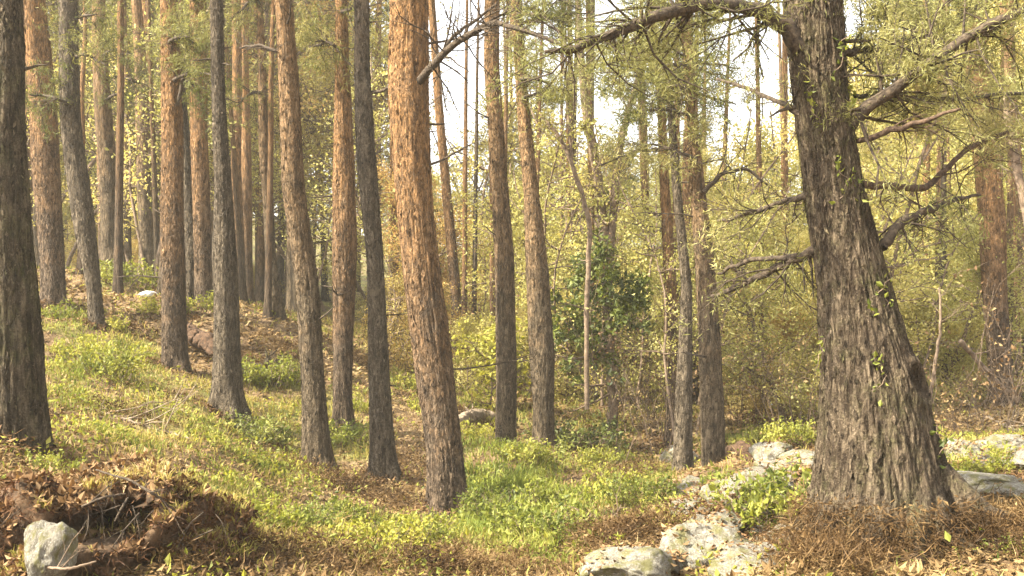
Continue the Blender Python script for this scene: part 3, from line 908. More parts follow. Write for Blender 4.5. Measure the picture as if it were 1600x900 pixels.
limb(rt, bb, [(1100, 300), (1130, 270), (1165, 262), (1200, 290)], [4, 3, 2.5, 1.5], rg, d_list=[12.6, 12.5, 12.4, 12.3], twigs=10, twig_len=.7)
rt, bb, ax = T['W']
for (a, b2) in [((1010, 330), (1050, 335)), ((1008, 335), (975, 330)), ((1010, 405), (975, 402)), ((1010, 360), (1050, 352))]:
    limb(rt, bb, [a, ((a[0] + b2[0]) / 2, (a[1] + b2[1]) / 2 + 4), b2], [3, 2.5, 1.5], rg, mat='bark_red', d_list=[24, 24, 24], twigs=4, twig_len=.8)


ROWS = {'S': [(0, 806), (200, 818), (400, 838)], 'X': [(0, 1018), (200, 1033), (400, 1045)], 'Y': [(0, 1036), (200, 1050), (400, 1068)], 'Z': [(0, 1066), (200, 1083), (400, 1102)],
        'D': [(0, 156), (200, 164)], 'G': [(0, 262), (200, 267)], 'K': [(0, 404), (200, 411)], 'N': [(0, 533), (200, 537)], 'H': [(0, 310), (200, 312)], 'C': [(0, 107), (200, 114)]}
DEP = {'R': 14.5, 'S': 16, 'X': 17, 'Y': 13.5, 'Z': 12.6, 'D': 22, 'G': 15, 'K': 19, 'N': 14, 'H': 19, 'Q': 24, 'C': 16}
rq = np.random.default_rng(131)
for key, rw in ROWS.items():
    rt, bb, ax = T[key]
    dp = DEP[key]
    for k in range(6 if key in 'RSXYZ' else 3):
        row = rq.uniform(-20, 250) if key in 'SXYZ' else rq.uniform(-20, 60) if key in 'RQ' else rq.uniform(-30, 170)
        c0 = np.interp(row, [r_[0] for r_ in rw], [r_[1] for r_ in rw])
        ln = rq.uniform(45, 120) * (1 if key in 'RSXYZ' else .6) * {'Z': -1, 'S': 1}.get(key, -1 if rq.uniform() < .5 else 1)
        rise = rq.uniform(-30, 25)
        limb(rt, bb, [(c0, row), (c0 + ln * .35, row - 6 + rise * .3), (c0 + ln * .7, row + rise * .7), (c0 + ln, row + rise + 8)], [3, 2.4, 1.8, 1], rq, d_list=[dp, dp - .3 * k % 2, dp - .2, dp + rq.uniform(-1.2, 1.2)],
             twigs=14, twig_len=.75, foliage='needle' if k % 3 else 'needle_olive', nfol=1500, fsize=.075, fasp=.11, jit=.03)


# ------------------------------------------------------------------ thin forked stems in the middle
def stems(name, label, cat, paths, mat, rng, twigs=10, twig_len=.6, fol=None, nfol=0, fsize=.06, fasp=.5, group=None):
    b = P(*paths[0][0][0], paths[0][1][0])
    root = link(name, None, None, b)
    tag(root, label, cat, group)
    for i, (pix, dl, rpx) in enumerate(paths):
        limb(root, b, pix, rpx, rng, mat, dl, twigs, twig_len, fol, nfol, fsize, fasp, name='trunk' if i == 0 else 'stem')
    return root, b


ft, ftb = stems('forked_tree', 'thin forked tree wrapped in dark leaves in mid forest', 'tree',
                [([(957, 668), (957, 620), (953, 560), (950, 500), (948, 430)], [17.6] * 5, [9, 8, 8, 9, 9]),
                 ([(948, 435), (942, 350), (934, 270), (918, 190), (908, 100), (900, -60)], [17.6] * 6, [8, 8, 7.5, 7, 6, 4]),
                 ([(950, 435), (958, 340), (964, 250), (980, 180), (1000, 110), (1030, 0)], [17.6] * 6, [7, 7, 6, 5, 4, 3])],
                'bark_twig', rg, 14, .9, 'leaf_green', 500, .07)
# leaf mass clinging to it
c = []
c2 = []
for (px, py, r, n) in [(925, 430, .34, 900), (950, 470, .38, 1200), (900, 470, .30, 700), (930, 520, .34, 900), (965, 440, .25, 600), (900, 510, .25, 450), (880, 490, .22, 350), (990, 500, .2, 260), (945, 390, .22, 450), (915, 545, .25, 350), (880, 450, .16, 200)]:
    q = P(px, py, 17.5 + rg.uniform(-.3, .3)) - ftb
    sub = q + rg.normal(size=(9, 3)) * r * 1.0
    c.append(sub[rg.integers(0, 7, n // 3)] + rg.normal(size=(n // 3, 3)) * r * .22)
    c2.append(sub[rg.integers(5, 9, n // 3)] + rg.normal(size=(n // 3, 3)) * r * .24)
mb = MB()
leaves(mb, np.concatenate(c), rg, .085, .55, .3, 0)
leaves(mb, np.concatenate(c2), rg, .085, .55, .3, 1)
link('leaf_mass', mb.mesh('leaf_mass', [M['ivy'], M['shrub']], smooth=False), ft)

stems('bent_sapling', 'bent leafless sapling leaning left of the forked tree', 'sapling',
      [([(917, 640), (916, 520), (919, 420), (922, 350), (908, 300), (890, 245), (868, 205), (845, 180)], [16.5] * 8, [4, 4, 4, 4, 4, 3.5, 3, 2]),
       ([(893, 250), (889, 200), (888, 150)], [16.5] * 3, [3, 2.5, 1.5])], 'bark_twig', rg, 12, .6, 'leaf_yellow', 160, .06)
stems('slanting_sapling', 'slim bare sapling slanting across gap behind the huge trunk', 'sapling',
      [([(1450, 640), (1458, 590), (1466, 540), (1470, 500), (1468, 450)], [13] * 5, [3, 3, 2.5, 2, 1.5])], 'bark_twig', rg, 8, .5)
stems('slanting_sapling', 'dark slanting sapling stem beyond the upper boughs', 'sapling',
      [([(1640, 660), (1622, 480), (1604, 330), (1588, 260), (1578, 205), (1570, 150)], [9.5] * 6, [7, 7, 7, 6.5, 6, 3]),
       ([(1586, 250), (1560, 200), (1530, 190)], [9.5, 9.4, 9.3], [3, 2.5, 1.5])], 'bark_twig', rg, 10, .5, 'needle_olive', 900, .05, .12)


# ------------------------------------------------------------------ background trees
def make_broad(seed, H, R, n_br, per, size, fol, lean=.1, base_t=.15, tr=.075):
    rng = np.random.default_rng(seed)
    mt = MB()
    pts = [np.array([0, 0, -.4])]
    d = unit(np.array([rng.normal() * lean, rng.normal() * lean, 1.0]))
    nn = 16
    for i in range(nn):
        d = unit(d + rng.normal(size=3) * .09 + np.array([0, 0, .05]))
        pts.append(pts[-1] + d * (H * .93 + .4) / nn)
    pts = np.array(pts)
    mt.tube(pts, np.linspace(tr, .012, len(pts)), 10)
    mc = MB()
    cl = []
    for k in range(n_br):
        t = base_t + (1 - base_t) * rng.uniform(0, 1) ** .85
        i = int(t * (nn - 1))
        st = pts[i]
        u = (t - base_t) / (1 - base_t)
        prof = math.sin(math.pi * (0.16 + .78 * u)) ** .8
        az = rng.uniform(0, 2 * np.pi)
        L = R * prof * rng.uniform(.5, 1.2)
        d0 = np.array([math.cos(az), math.sin(az), rng.uniform(.0, .7)])
        out, tips = [], []
        grow(rng, st, d0, L, .008 + .010 * L, 1, out, .6, .12, 5, .16, .45, tips)
        for (p, r, dp) in out:
            mt.tube(p, r, 4 if dp else 3, 0, False)
        m = out[0][0]
        cl += [p for p in m[len(m) // 2:]] + tips
    cl = np.array(cl)
    w = rng.uniform(.05, 1, len(cl)) ** 2.2
    idx = rng.choice(len(cl), per, p=w / w.sum())
    pp = cl[idx] + rng.normal(size=(per, 3)) * np.array([.16, .16, .12])
    leaves(mc, pp, rng, size, .58, .35)
    return mt.mesh('trunk', [M['bark_twig']]), mc.mesh('crown', [fol], smooth=False)


BROAD = {
    'tall_yellow': (make_broad(101, 10, 2.6, 60, 30000, .068, M['leaf_yellow']), 10),
    'tall_green': (make_broad(102, 11, 2.5, 60, 30000, .068, M['leaf_green']), 11),
    'mid_yellow': (make_broad(103, 6, 1.9, 46, 19000, .062, M['leaf_yellow'], base_t=.08), 6),
    'mid_amber': (make_broad(104, 6.5, 1.8, 46, 17000, .062, M['leaf_amber'], base_t=.1), 6.5),
    'mid_green': (make_broad(105, 5.5, 1.8, 46, 17000, .062, M['leaf_green'], base_t=.08), 5.5),
    'airy_yellow': (make_broad(108, 11, 2.6, 60, 12000, .065, M['leaf_yellow'], base_t=.35), 11),
    'airy_amber': (make_broad(109, 10, 2.4, 60, 10000, .065, M['leaf_amber'], base_t=.35), 10),
    'pole_sapling': (make_broad(110, 6.5, .9, 26, 1500, .06, M['leaf_yellow'], base_t=.3, tr=.032), 6.5),
    'low_yellow': (make_broad(106, 2.6, 1.3, 34, 10000, .052, M['leaf_yellow'], base_t=.02, tr=.03), 2.6),
    'low_amber': (make_broad(107, 2.4, 1.2, 34, 8000, .052, M['leaf_amber'], base_t=.02, tr=.03), 2.4),
}
BKIND = {
    'tall_yellow': ('tall yellow-green broadleaf tree', 'tree', 'tall yellow-green trees in the far woods'),
    'tall_green': ('tall mid-green broadleaf tree', 'tree', 'tall green trees in the far woods'),
    'airy_yellow': ('thin-crowned yellow-green tree', 'tree', 'thin-crowned yellow-green trees in the far woods'),
    'airy_amber': ('thin-crowned amber tree', 'tree', 'thin-crowned amber trees in the far woods'),
    'mid_yellow': ('small yellow-green understorey tree', 'tree', 'small yellow-green understorey trees'),
    'mid_amber': ('small amber-leaved understorey tree', 'tree', 'small amber understorey trees'),
    'mid_green': ('small green understorey tree', 'tree', 'small green understorey trees'),
    'pole_sapling': ('slim pole sapling with few leaves', 'sapling', 'slim pole saplings'),
    'low_yellow': ('yellow-green thicket bush', 'bush', 'yellow-green thicket bushes'),
    'low_amber': ('rusty brown thicket bush', 'bush', 'rusty thicket bushes'),
}
LAND = [(10, 'the thick dark mossy trunk'), (80, 'the orange pine uphill'), (147, 'the grey leaning trunk uphill'), (178, 'the straight brown pine uphill'), (230, 'the white stone uphill'), (272, 'the rust-brown pine'), (318, 'the bright orange pine'),
        (353, 'the dark grey upright trunk'), (425, 'the slim curving trunk'), (480, 'the leaning brown trunk'), (535, 'the orange-topped crooked pine'), (588, 'the slender grey trunk'), (668, 'the stout orange pine'),
        (715, 'the thin rusty pine'), (788, 'the twin-ribbed trunk'), (845, 'the trunk thickening downward'), (900, 'the bent sapling'), (950, 'the forked tree'), (1010, 'the twiggy brown thicket'), (1048, 'the rusty slim trunk'),
        (1108, 'the upright brown trunk'), (1170, 'the broken reddish log'), (1230, 'the dark mossy boulder'), (1340, 'the huge leaning trunk'), (1440, 'the thin orange trunk'), (1490, 'the bare slanting sapling'), (1558, 'the orange-brown pine'), (1640, 'the mossy ledge')]


def whereabouts(x, y):
    px = 800 + x / y * F
    ref = min(LAND, key=lambda t: abs(t[0] - px))
    return ('a little way behind ' if y < 29 else 'far behind ') + ref[1]


def broad(kind, x, y, s=1.0, rot=None, rng=RNG):
    (mt, mc), H = BROAD[kind]
    nm = 'thicket_bush' if kind.startswith('low') else 'pole_sapling' if kind == 'pole_sapling' else 'broadleaf_tree'
    root = link(nm, None, None, (x, y, gz(x, y)))
    lb, ct, gr = BKIND[kind]
    tag(root, lb + ' ' + whereabouts(x, y), ct, gr)
    root.rotation_euler = (0, 0, rng.uniform(0, 6.28) if rot is None else rot)
    root.scale = (s * rng.uniform(.9, 1.15), s * rng.uniform(.9, 1.15), s)
    link('stems' if kind.startswith('low') else 'trunk', mt, root)
    link('crown', mc, root)
    return root


def top_px(x, y, h):
    return HY - (gz(x, y) + h - EYE) / y * F


rb = np.random.default_rng(77)
# upper edge of the foliage by column: sky shows above it
TOPC = [(-300, -500), (480, -450), (580, -300), (660, 20), (678, 190), (765, 200), (790, 40), (850, -150), (980, -120), (1020, 20), (1090, 90), (1120, 140), (1210, 130), (1240, -150), (1400, -500), (2000, -500)]


def wall_ok(x, y, h):
    px = 800 + x / y * F
    wd = h * .17 / y * F
    lim = max(np.interp(px + k_ * wd, [t[0] for t in TOPC], [t[1] for t in TOPC]) for k_ in (-1, -.5, 0, .5, 1))
    return top_px(x, y, h) > lim


for (ya, yb, n, kinds, kleft, smin, smax) in [(21, 27, 16, ['mid_yellow', 'mid_yellow', 'mid_green', 'airy_yellow', 'mid_amber'], None, .7, 1.1),
                                              (27, 36, 34, ['tall_yellow', 'airy_yellow', 'tall_green', 'airy_yellow', 'mid_yellow', 'airy_amber'], ['airy_yellow', 'airy_amber', 'airy_yellow'], .8, 1.35),
                                              (36, 54, 60, ['tall_yellow', 'tall_green', 'tall_yellow', 'airy_yellow', 'tall_yellow'], ['airy_yellow', 'tall_yellow', 'airy_amber', 'tall_yellow'], 1.0, 1.8)]:
    k = 0
    tries = 0
    while k < n and tries < n * 12:
        tries += 1
        y = rb.uniform(ya, yb)
        x = ((k + rb.uniform(0, 1)) / n * 2 - 1) * .56 * y
        px = 800 + x / y * F
        ks = kinds
        if px < 600:
            if kleft is None:
                k += 1
                continue
            ks = kleft
        kind = ks[rb.integers(len(ks))]
        s = rb.uniform(smin, smax)
        if px > 1100 and 'yellow' not in kind and rb.uniform() < .6:
            kind = kinds[0]
        h = BROAD[kind][1] * s
        if not wall_ok(x, y, h):
            s *= .62
            h = BROAD[kind][1] * s
            if not wall_ok(x, y, h):
                if tries % 6 == 0:
                    k += 1
                continue
        broad(kind, x, y, s, rng=rb)
        k += 1
for k in range(13):      # understorey between the huge tree and the far woods
    px = rb.uniform(1110, 1640); y = rb.uniform(17, 24)
    if abs(px - 1552) < 75:
        y = rb.uniform(20.5, 25)
    x = (px - 800) / F * y
    broad(['mid_yellow', 'low_yellow', 'mid_yellow', 'low_yellow', 'low_amber'][k % 5], x, y, rb.uniform(.6, .95), rng=rb)
for k in range(66):
    px = rb.uniform(-60, 1660) if k % 3 else rb.uniform(850, 1660)
    y = rb.uniform(19, 40) if px > 600 else rb.uniform(27, 44)
    x = (px - 800) / F * y
    broad('low_yellow' if rb.uniform() < (.75 if px > 700 else .3) else 'low_amber' if px < 900 else 'low_yellow', x, y, rb.uniform(.55, 1.25) * (1 if px > 600 else .7), rng=rb)

for k in range(46):
    px = rb.uniform(680, 1650) if k < 34 else rb.uniform(-40, 680)
    y = rb.uniform(15, 30) if px > 680 else rb.uniform(20, 34)
    if abs(px - 1552) < 50:
        y = rb.uniform(20, 30)
    x = (px - 800) / F * y
    o = broad('pole_sapling', x, y, rb.uniform(.6, 1.3), rng=rb)
    o.rotation_euler[0] = rb.normal() * .06; o.rotation_euler[1] = rb.normal() * .06

for (px, y, sc) in ((705, 44, 1.15), (752, 47, 1.25)):
    x = (px - 800) / F * y
    broad('pole_sapling', x, y, sc * 1.35, rng=rb)
# slender far pines: shared trunks and crowns
FARM = []
for i, mt in enumerate(['bark_orange', 'bark_mid', 'bark_grey']):
    rows = [(540 - 150 * k, 800 - 16 * (1 - k * .1) - 3 * k, 800 + 16 * (1 - k * .1) - 3 * k) for k in range(5)]
    m, b, ax = trunk_mesh(rows, 20, M[mt], H=16, sides=18, step=.25, seed=200 + i)
    FARM.append((m, ax(9)[0]))
FLAB = [('orange-barked pine', 'far orange pines'), ('brown-barked pine', 'far brown pines'), ('grey-barked pine', 'far grey pines')]
cols = list(rb.uniform(-60, 580, 52)) + list(rb.uniform(580, 690, 6)) + list(rb.uniform(760, 1240, 12)) + list(rb.uniform(1400, 1660, 7))
NEARP = len(cols)
cols += list(rb.uniform(690, 1240, 16)) + list(rb.uniform(1400, 1640, 8)) + list(rb.uniform(20, 560, 10))
for k, px in enumerate(cols):
    y = rb.uniform(25, 48) if k < NEARP else rb.uniform(18.5, 27)
    x = (px - 800) / F * y
    j = int(rb.choice([0, 1, 2], p=[.4, .4, .2]))
    root = link('pine_tree', None, None, (x, y, gz(x, y)))
    tag(root, FLAB[j][0] + ' ' + whereabouts(x, y), 'tree', FLAB[j][1])
    s = rb.uniform(.7, 1.2)
    root.rotation_euler = (rb.normal() * .015, rb.normal() * .025, rb.uniform(-.4, .4))
    w = s * (rb.uniform(.6, 1.1) if k < NEARP else rb.uniform(.35, .6))
    root.scale = (w, w, s)
    link('trunk', FARM[j][0], root)
    if (k >= NEARP and k % 4 == 0) or (k < NEARP and not (640 < px < 800 or 1090 < px < 1240) and (px < 600 or 800 < px < 1080 or k % 3 == 0)):
        c = link('crown', CROWN_PINE[k % 3], root, FARM[j][1])
        c.rotation_euler = (0, 0, rb.uniform(0, 6))


# ------------------------------------------------------------------ bare twiggy thicket
def twig_bush(seed, h, r, n, mat='bark_twig', leaf=None, nl=0):
    rng = np.random.default_rng(seed)
    mb = MB()
    tips = []
    for k in range(n):
        a = rng.uniform(0, 6.28); q = rng.uniform(0, 1) ** .5 * r * .5
        out = []
        grow(rng, (q * math.cos(a), q * math.sin(a), -.05), (math.cos(a) * .5 * rng.uniform(0, 1), math.sin(a) * .5 * rng.uniform(0, 1), 1), h * rng.uniform(.5, 1.1), .007, 2, out, .55, .1, 3, .16, .5, tips)
        for (p, rr, dp) in out:
            mb.tube(p, np.maximum(rr, .0022), 3, 0, False)
    mats = [M[mat]]
    if leaf:
        t = np.array(tips)
        leaves(mb, t[rng.integers(0, len(t), nl)] + rng.normal(size=(nl, 3)) * .04, rng, .05, .5, .2, 1)
        mats.append(M[leaf])
    return mb.mesh('twigs', mats)


TW = [twig_bush(301, 2.2, .8, 14, 'bark_twig', 'litter', 500), twig_bush(302, 1.6, .7, 14, 'bark_red', 'litter', 500), twig_bush(303, 1.1, .6, 12, 'bark_twig')]
for (px, py, d, j, s, lab) in [(1005, 675, 17.5, 0, 1.15, 'tall twiggy brown bush around the rusty slim trunk'), (985, 665, 18.5, 1, 1.2, 'reddish twiggy bush behind the forked tree'),
                               (1030, 690, 16.6, 0, .8, 'grey twiggy bush at the foot of the rusty slim trunk'), (740, 585, 23, 0, 1.0, 'bare twiggy bush behind the bright green sapling'),
                               (700, 590, 23, 1, .9, 'reddish twiggy bush behind the stout orange pine'), (1240, 660, 17, 0, 1.0, 'bare twiggy bush beside the pale far stones'),
                               (1170, 660, 18, 1, .9, 'reddish twiggy bush behind the broken log'), (1500, 650, 12, 1, .6, 'reddish twiggy bush right behind the huge leaning trunk'),
                               (1560, 650, 14, 0, 1.0, 'grey twiggy bush at foot of the orange-brown pine'), (900, 600, 22, 1, .9, 'reddish twiggy bush behind the dark-leaved forked tree')]:
    x = (px - 800) / F * d
    o = link('twiggy_bush', TW[j], None, (x, d, gz(x, d)))
    o.rotation_euler = (0, 0, rb.uniform(0, 6)); o.scale = (s, s, s)
    tag(o, lab, 'bush', 'bare twiggy bushes')


# ------------------------------------------------------------------ rocks
def rock_mesh(seed, sub=5, flat=.65, lump=.35, sharp=.12):
    import bmesh
    bm = bmesh.new()
    bmesh.ops.create_icosphere(bm, subdivisions=sub, radius=1.0)
    co = np.array([v.co[:] for v in bm.verts])
    n = fbm(co[:, 0] * 1.1, co[:, 1] * 1.1, co[:, 2] * 1.1, 4, seed)
    n2 = np.abs(fbm(co[:, 0] * 3.1, co[:, 1] * 3.1, co[:, 2] * 3.1, 4, seed + 5))
    r = 1 + lump * n - sharp * n2 + .04 * fbm(co[:, 0] * 11, co[:, 1] * 11, co[:, 2] * 11, 3, seed + 8)
    rk = np.random.default_rng(seed)
    for _ in range(16):
        pn = unit(rk.normal(size=3)); off = rk.uniform(.62, .95)
        co = co - pn[None] * np.clip(co @ pn - off, 0, None)[:, None] * .92
    co = co * (1 + (r - 1) * .55)[:, None]
    co[:, 2] *= flat
    for v, c in zip(bm.verts, co):
        v.co = c
    me = bpy.data.meshes.new('rock')
    bm.to_mesh(me); bm.free()
    me.polygons.foreach_set('use_smooth', np.full(len(me.polygons), True))
    return me


RK = [rock_mesh(400 + i) for i in range(5)]
for r_ in RK:
    r_.materials.append(M['rock'])
PR = [rock_mesh(420, 3)]
PR[0].materials.append(M['pale_rock'])


ROCKS = []


def rock(px, py, d, wpx, j, label, flat=1.0, rz=0.0, ry=0.0, mesh=None, lift=.35, name='boulder', group=None, sy=1.0):
    p = P(px, py, d)
    s = wpx / 2 / F * d
    if name == 'stone':
        p = hit(px, py)
        s = wpx / 2 / F * p[1]
    g_ = gz(p[0], p[1])
    if d >= 12:
        p[2] = g_ + .2 * s
    elif name == 'stone':
        p[2] = g_ + .3 * s * flat
    else:
        p[2] = min(max(p[2], g_ + lift * s * flat * .65), g_ + (.5 if lift < .7 else 1.0) * s * flat)
    o = link(name, mesh or RK[j], None, (p[0], p[1], p[2]))
    o.scale = (s, s * sy, s * flat)
    o.rotation_euler = (0, ry, rz)
    tag(o, label, 'rock', group)
    if mesh is None and px > 500:
        ROCKS.append(o)
    return o


rock(76, 866, 5.2, 92, 0, 'pale grey-green boulder leaning in the left bank below the hollow', flat=2.1, ry=.15, rz=.6, lift=.8)
rock(985, 888, 6.0, 150, 1, 'low rounded lichen-grey boulder at the grass edge', flat=.85, rz=1.0)
rock(1100, 862, 6.4, 150, 2, 'broad mossy boulder beside the low rounded lichen-grey one', flat=1.0, rz=2.0)
rock(1180, 905, 5.9, 150, 3, 'litter-strewn flat rock below the leafy green plant', flat=.6, rz=.3)
rock(1150, 800, 8.0, 110, 4, 'pale sloping rock above the broad mossy boulder', flat=.7, rz=1.4, ry=-.2)
rock(1225, 775, 8.4, 120, 2, 'pale lichen ledge left of the huge trunk', flat=.6, rz=3.0, ry=-.1)
rock(1250, 730, 9.6, 80, 1, 'dark mossy boulder close behind the pale lichen ledge', flat=.9, rz=.2)
rr_ = np.random.default_rng(91)
RUB = [(rr_.uniform(1050, 1265), v, 6.3 + (880 - v) * .021) for v in rr_.uniform(715, 885, 34)] + [(1065, 845, 7.0), (1125, 810, 7.8), (1150, 838, 7.2), (1180, 782, 8.6), (1215, 790, 8.3), (1235, 752, 9.0), (1170, 745, 9.8), (1250, 800, 7.6), (1095, 835, 7.4), (1210, 760, 8.9), (1140, 785, 8.6), (1195, 865, 6.5), (1060, 870, 6.5), (1120, 880, 6.3), (1500, 760, 7.8), (1530, 735, 8.4), (1590, 760, 7.5), (1480, 715, 9.2), (1555, 790, 7.0)]
for k, (px, py, d) in enumerate(RUB):      # rubble of broken pale stone
    rock(px, py, d, 22 + 9 * (k * 7 % 5), k % 5, 'small broken pale stone in rubble left of the huge trunk' if px < 1400 else 'small broken pale stone in rubble round the mossy ledge', flat=.8 + .2 * (k % 3), rz=k * 2.1, ry=(k % 5 - 2) * .2, name='stone', lift=.75,
         group='rubble left of the huge trunk' if px < 1400 else 'rubble round the mossy ledge')
for k, (px, py, d, w, j, lab) in enumerate([(1075, 815, 8.0, 60, 0, 'small grey rock between mossy boulder and upright trunk'), (1195, 800, 7.9, 70, 3, 'flat pale rock between sloping rock and lichen ledge'), (1130, 830, 7.3, 64, 1, 'lumpy pale rock resting against the broad mossy boulder'),
                                             (1260, 760, 8.8, 60, 4, 'pale rock wedged between lichen ledge and huge trunk'), (1165, 765, 9.2, 50, 2, 'small pale rock close to the upright brown trunk'), (1205, 735, 10.2, 60, 0, 'weathered rock in front of the broken log'),
                                             (1040, 880, 6.2, 60, 4, 'brown mossy stone wedged between the two front boulders'), (1235, 880, 6.3, 70, 0, 'grey stone half buried in bracken by the huge trunk'), (1150, 868, 6.5, 56, 3, 'stone lying on top of the broad mossy boulder edge'), (1100, 790, 9.3, 44, 1, 'tiny pale stone at the foot of the upright brown trunk')]):
    rock(px, py, d, w * 1.25, j, lab, flat=.7 + .25 * (k % 3), rz=k * 1.3, ry=(k % 4 - 1.5) * .15, lift=.7)
rock(1545, 765, 7.4, 150, 3, 'flat mossy ledge right of the huge trunk', flat=.5, rz=2.2)
rock(1600, 800, 6.8, 120, 0, 'grey rock under the flat mossy ledge', flat=.7, rz=1.2)
rock(1500, 735, 8.6, 90, 2, 'pale mossy rock tucked behind the huge trunk roots', flat=.8, rz=.7)
rock(1575, 715, 9.4, 100, 4, 'broad pale rock above the flat mossy ledge', flat=.7, rz=1.9)
rock(1620, 745, 8.0, 100, 1, 'rough grey rock at the end of the flat mossy ledge', flat=.8, rz=2.9)
rock(232, 479, 19.5, 34, 0, 'small white stone on the slope uphill', flat=.8, mesh=PR[0], name='white_stone')
rock(1203, 640, 22, 36, 0, 'white stone in the far undergrowth beside twiggy bush', flat=1.2, mesh=PR[0], name='white_stone', rz=2)
rock(1258, 646, 22, 28, 0, 'smaller white stone next to the huge trunk edge', flat=1.3, mesh=PR[0], name='white_stone', rz=1)
rock(64, 437, 19, 18, 0, 'tiny pale stone beside the thick dark mossy trunk', flat=1.2, mesh=PR[0], name='white_stone', rz=1)


# ------------------------------------------------------------------ the bank with the hollow, left
def bank(name, label, centre, size, hollows, seed, mat, sub=6):
    import bmesh
    bm = bmesh.new()
    bmesh.ops.create_icosphere(bm, subdivisions=sub, radius=1.0)
    co = np.array([v.co[:] for v in bm.verts]) * np.array(size)
    nr = unit(co / np.array(size) ** 2)
    n = .24 * fbm(co[:, 0] * 2.0, co[:, 1] * 2.0, co[:, 2] * 2.0, 4, seed) + .09 * fbm(co[:, 0] * 6, co[:, 1] * 6, co[:, 2] * 6, 3, seed + 3) + .03 * fbm(co[:, 0] * 18, co[:, 1] * 18, co[:, 2] * 18, 2, seed + 6)
    co = co + nr * n[:, None]
    for (hx, hz, rx, rz_, dep) in hollows:      # pits pushed in from the front
        q = ((co[:, 0] - hx) / rx) ** 2 + ((co[:, 2] - hz) / rz_) ** 2 + .65 * fbm(co[:, 0] * 6, co[:, 2] * 6, 0, 3, seed + 9)
        front = np.clip(-nr[:, 1] * 2.5, 0, 1)
        co[:, 1] += dep * np.clip(1.25 - q, 0, 1) ** .6 * front
        co[:, 2] += .12 * np.clip(1.2 - q, 0, 1) * front * (co[:, 2] < hz)  * -1
    for v, c in zip(bm.verts, co):
        v.co = c
    me = bpy.data.meshes.new(name)
    bm.to_mesh(me); bm.free()
    me.materials.append(M[mat])
    me.polygons.foreach_set('use_smooth', np.full(len(me.polygons), True))
    o = link(name, me, None, tuple(centre))
    tag(o, label, kind='structure')
    return o, co + np.array(centre), me


BK, BKco, BKme = bank('earth_bank', 'steep brown earth bank with a dark hollow under its lip', P(125, 893, 6.0), (.80, .62, .56),
                      [(.26, .30, .22, .10, .85), (.10, .26, .12, .06, .5), (.56, .04, .13, .12, .5)], 5, 'soil')

rk = np.random.default_rng(66)
for k in range(14):
    x0 = rk.uniform(-.25, .8); z0 = .46 - .35 * max(0, x0 - .25) ** 1.2 + rk.uniform(-.04, .06)
    yf = -.62 * math.sqrt(max(.02, 1 - x0 ** 2 - (z0 / .56) ** 2)) - .03
    out = []
    grow(rk, (x0, yf + .06, z0), (rk.normal() * .5, -.45, -.35), rk.uniform(.12, .36), rk.uniform(.002, .006), 1, out, .6, -.9, 3, .25, .6)
    mb = MB()
    for (p_, r_, dp) in out:
        mb.tube(p_, r_, 5)
    link('root', mb.mesh('root', [M['bark_limb']]), BK)

# ------------------------------------------------------------------ ground cover nobody could count
rc = np.random.default_rng(88)


def scatter(n, d0, d1, power=1.6, half=.60):
    """points on the ground, denser near the viewer"""
    u = rc.uniform(0, 1, n)
    e = 2 - power
    d = (d0 ** e + u * (d1 ** e - d0 ** e)) ** (1 / e)
    x = rc.uniform(-half, half, n) * d
    z = ground_z(x, d)
    return np.stack([x, d, z], 1)


def on_ground(mb, pts, normal_up, size, aspect, mat=0, lift=.012):
    dirs = rc.normal(size=pts.shape); dirs[:, 2] = rc.normal(size=len(pts)) * .28 + .05
    q = pts.copy(); q[:, 2] += lift + rc.uniform(0, .03, len(pts))
    leaves(mb, q, rc, size, aspect, 2.0, mat, dirs=dirs, fold=.22)


# leaf litter
pts = scatter(190000, 4.4, 34)
g = green_mask(pts[:, 0], pts[:, 1], pts[:, 2])
keep = rc.uniform(0, 1, len(pts)) > g * .6
mb = MB()
p1 = pts[keep]
near = p1[:, 1] < 16
on_ground(mb, p1[near], 1, .042, .6)
on_ground(mb, p1[~near], 1, .085, .6)
# fallen needles and straws
p2 = scatter(90000, 4.4, 18)
on_ground(mb, p2, 1, .10, .04)
tag(link('leaf_litter', mb.mesh('leaf_litter', [M['litter']], smooth=False)), 'brown fallen leaves and needles strewn over the forest floor', 'leaf litter', kind='stuff')

# litter lodged on the rocks, against trunk feet
mb = MB()
bpy.context.view_layer.update()
for o in ROCKS:
    co = np.empty(len(o.data.vertices) * 3, np.float32); o.data.vertices.foreach_get('co', co); co = co.reshape(-1, 3)
    mw = np.array(o.matrix_basis)
    w_ = co @ mw[:3, :3].T + mw[:3, 3]
    top = w_[co[:, 2] > .12]
    k_ = rc.integers(0, len(top), 150)
    sel_ = top[k_]
    m_ = fbm(sel_[:, 0] * 4, sel_[:, 1] * 4, 0, 2, 12) > -.1
    on_ground(mb, sel_[m_], 1, .036, .5, lift=-.004)
for (b_, r_, d_) in BASES:
    if d_ > 17:
        continue
    n_ = 420
    a_ = rc.uniform(0, 6.28, n_); q_ = r_ * 1.0 + np.abs(rc.normal(size=n_)) * .16
    x_ = b_[0] + np.cos(a_) * q_; y_ = b_[1] + np.sin(a_) * q_
    pz = np.stack([x_, y_, ground_z(x_, y_) + np.exp(-(q_ - r_) / .10) * .07], 1)
    on_ground(mb, pz, 1, .045, .5)
    on_ground(mb, pz[::2], 1, .10, .05, lift=.03)
tag(link('lodged_litter', mb.mesh('lodged_litter', [M['litter']], smooth=False)), 'brown leaves and needles lodged on rocks and round trunk feet', 'leaf litter', kind='stuff')

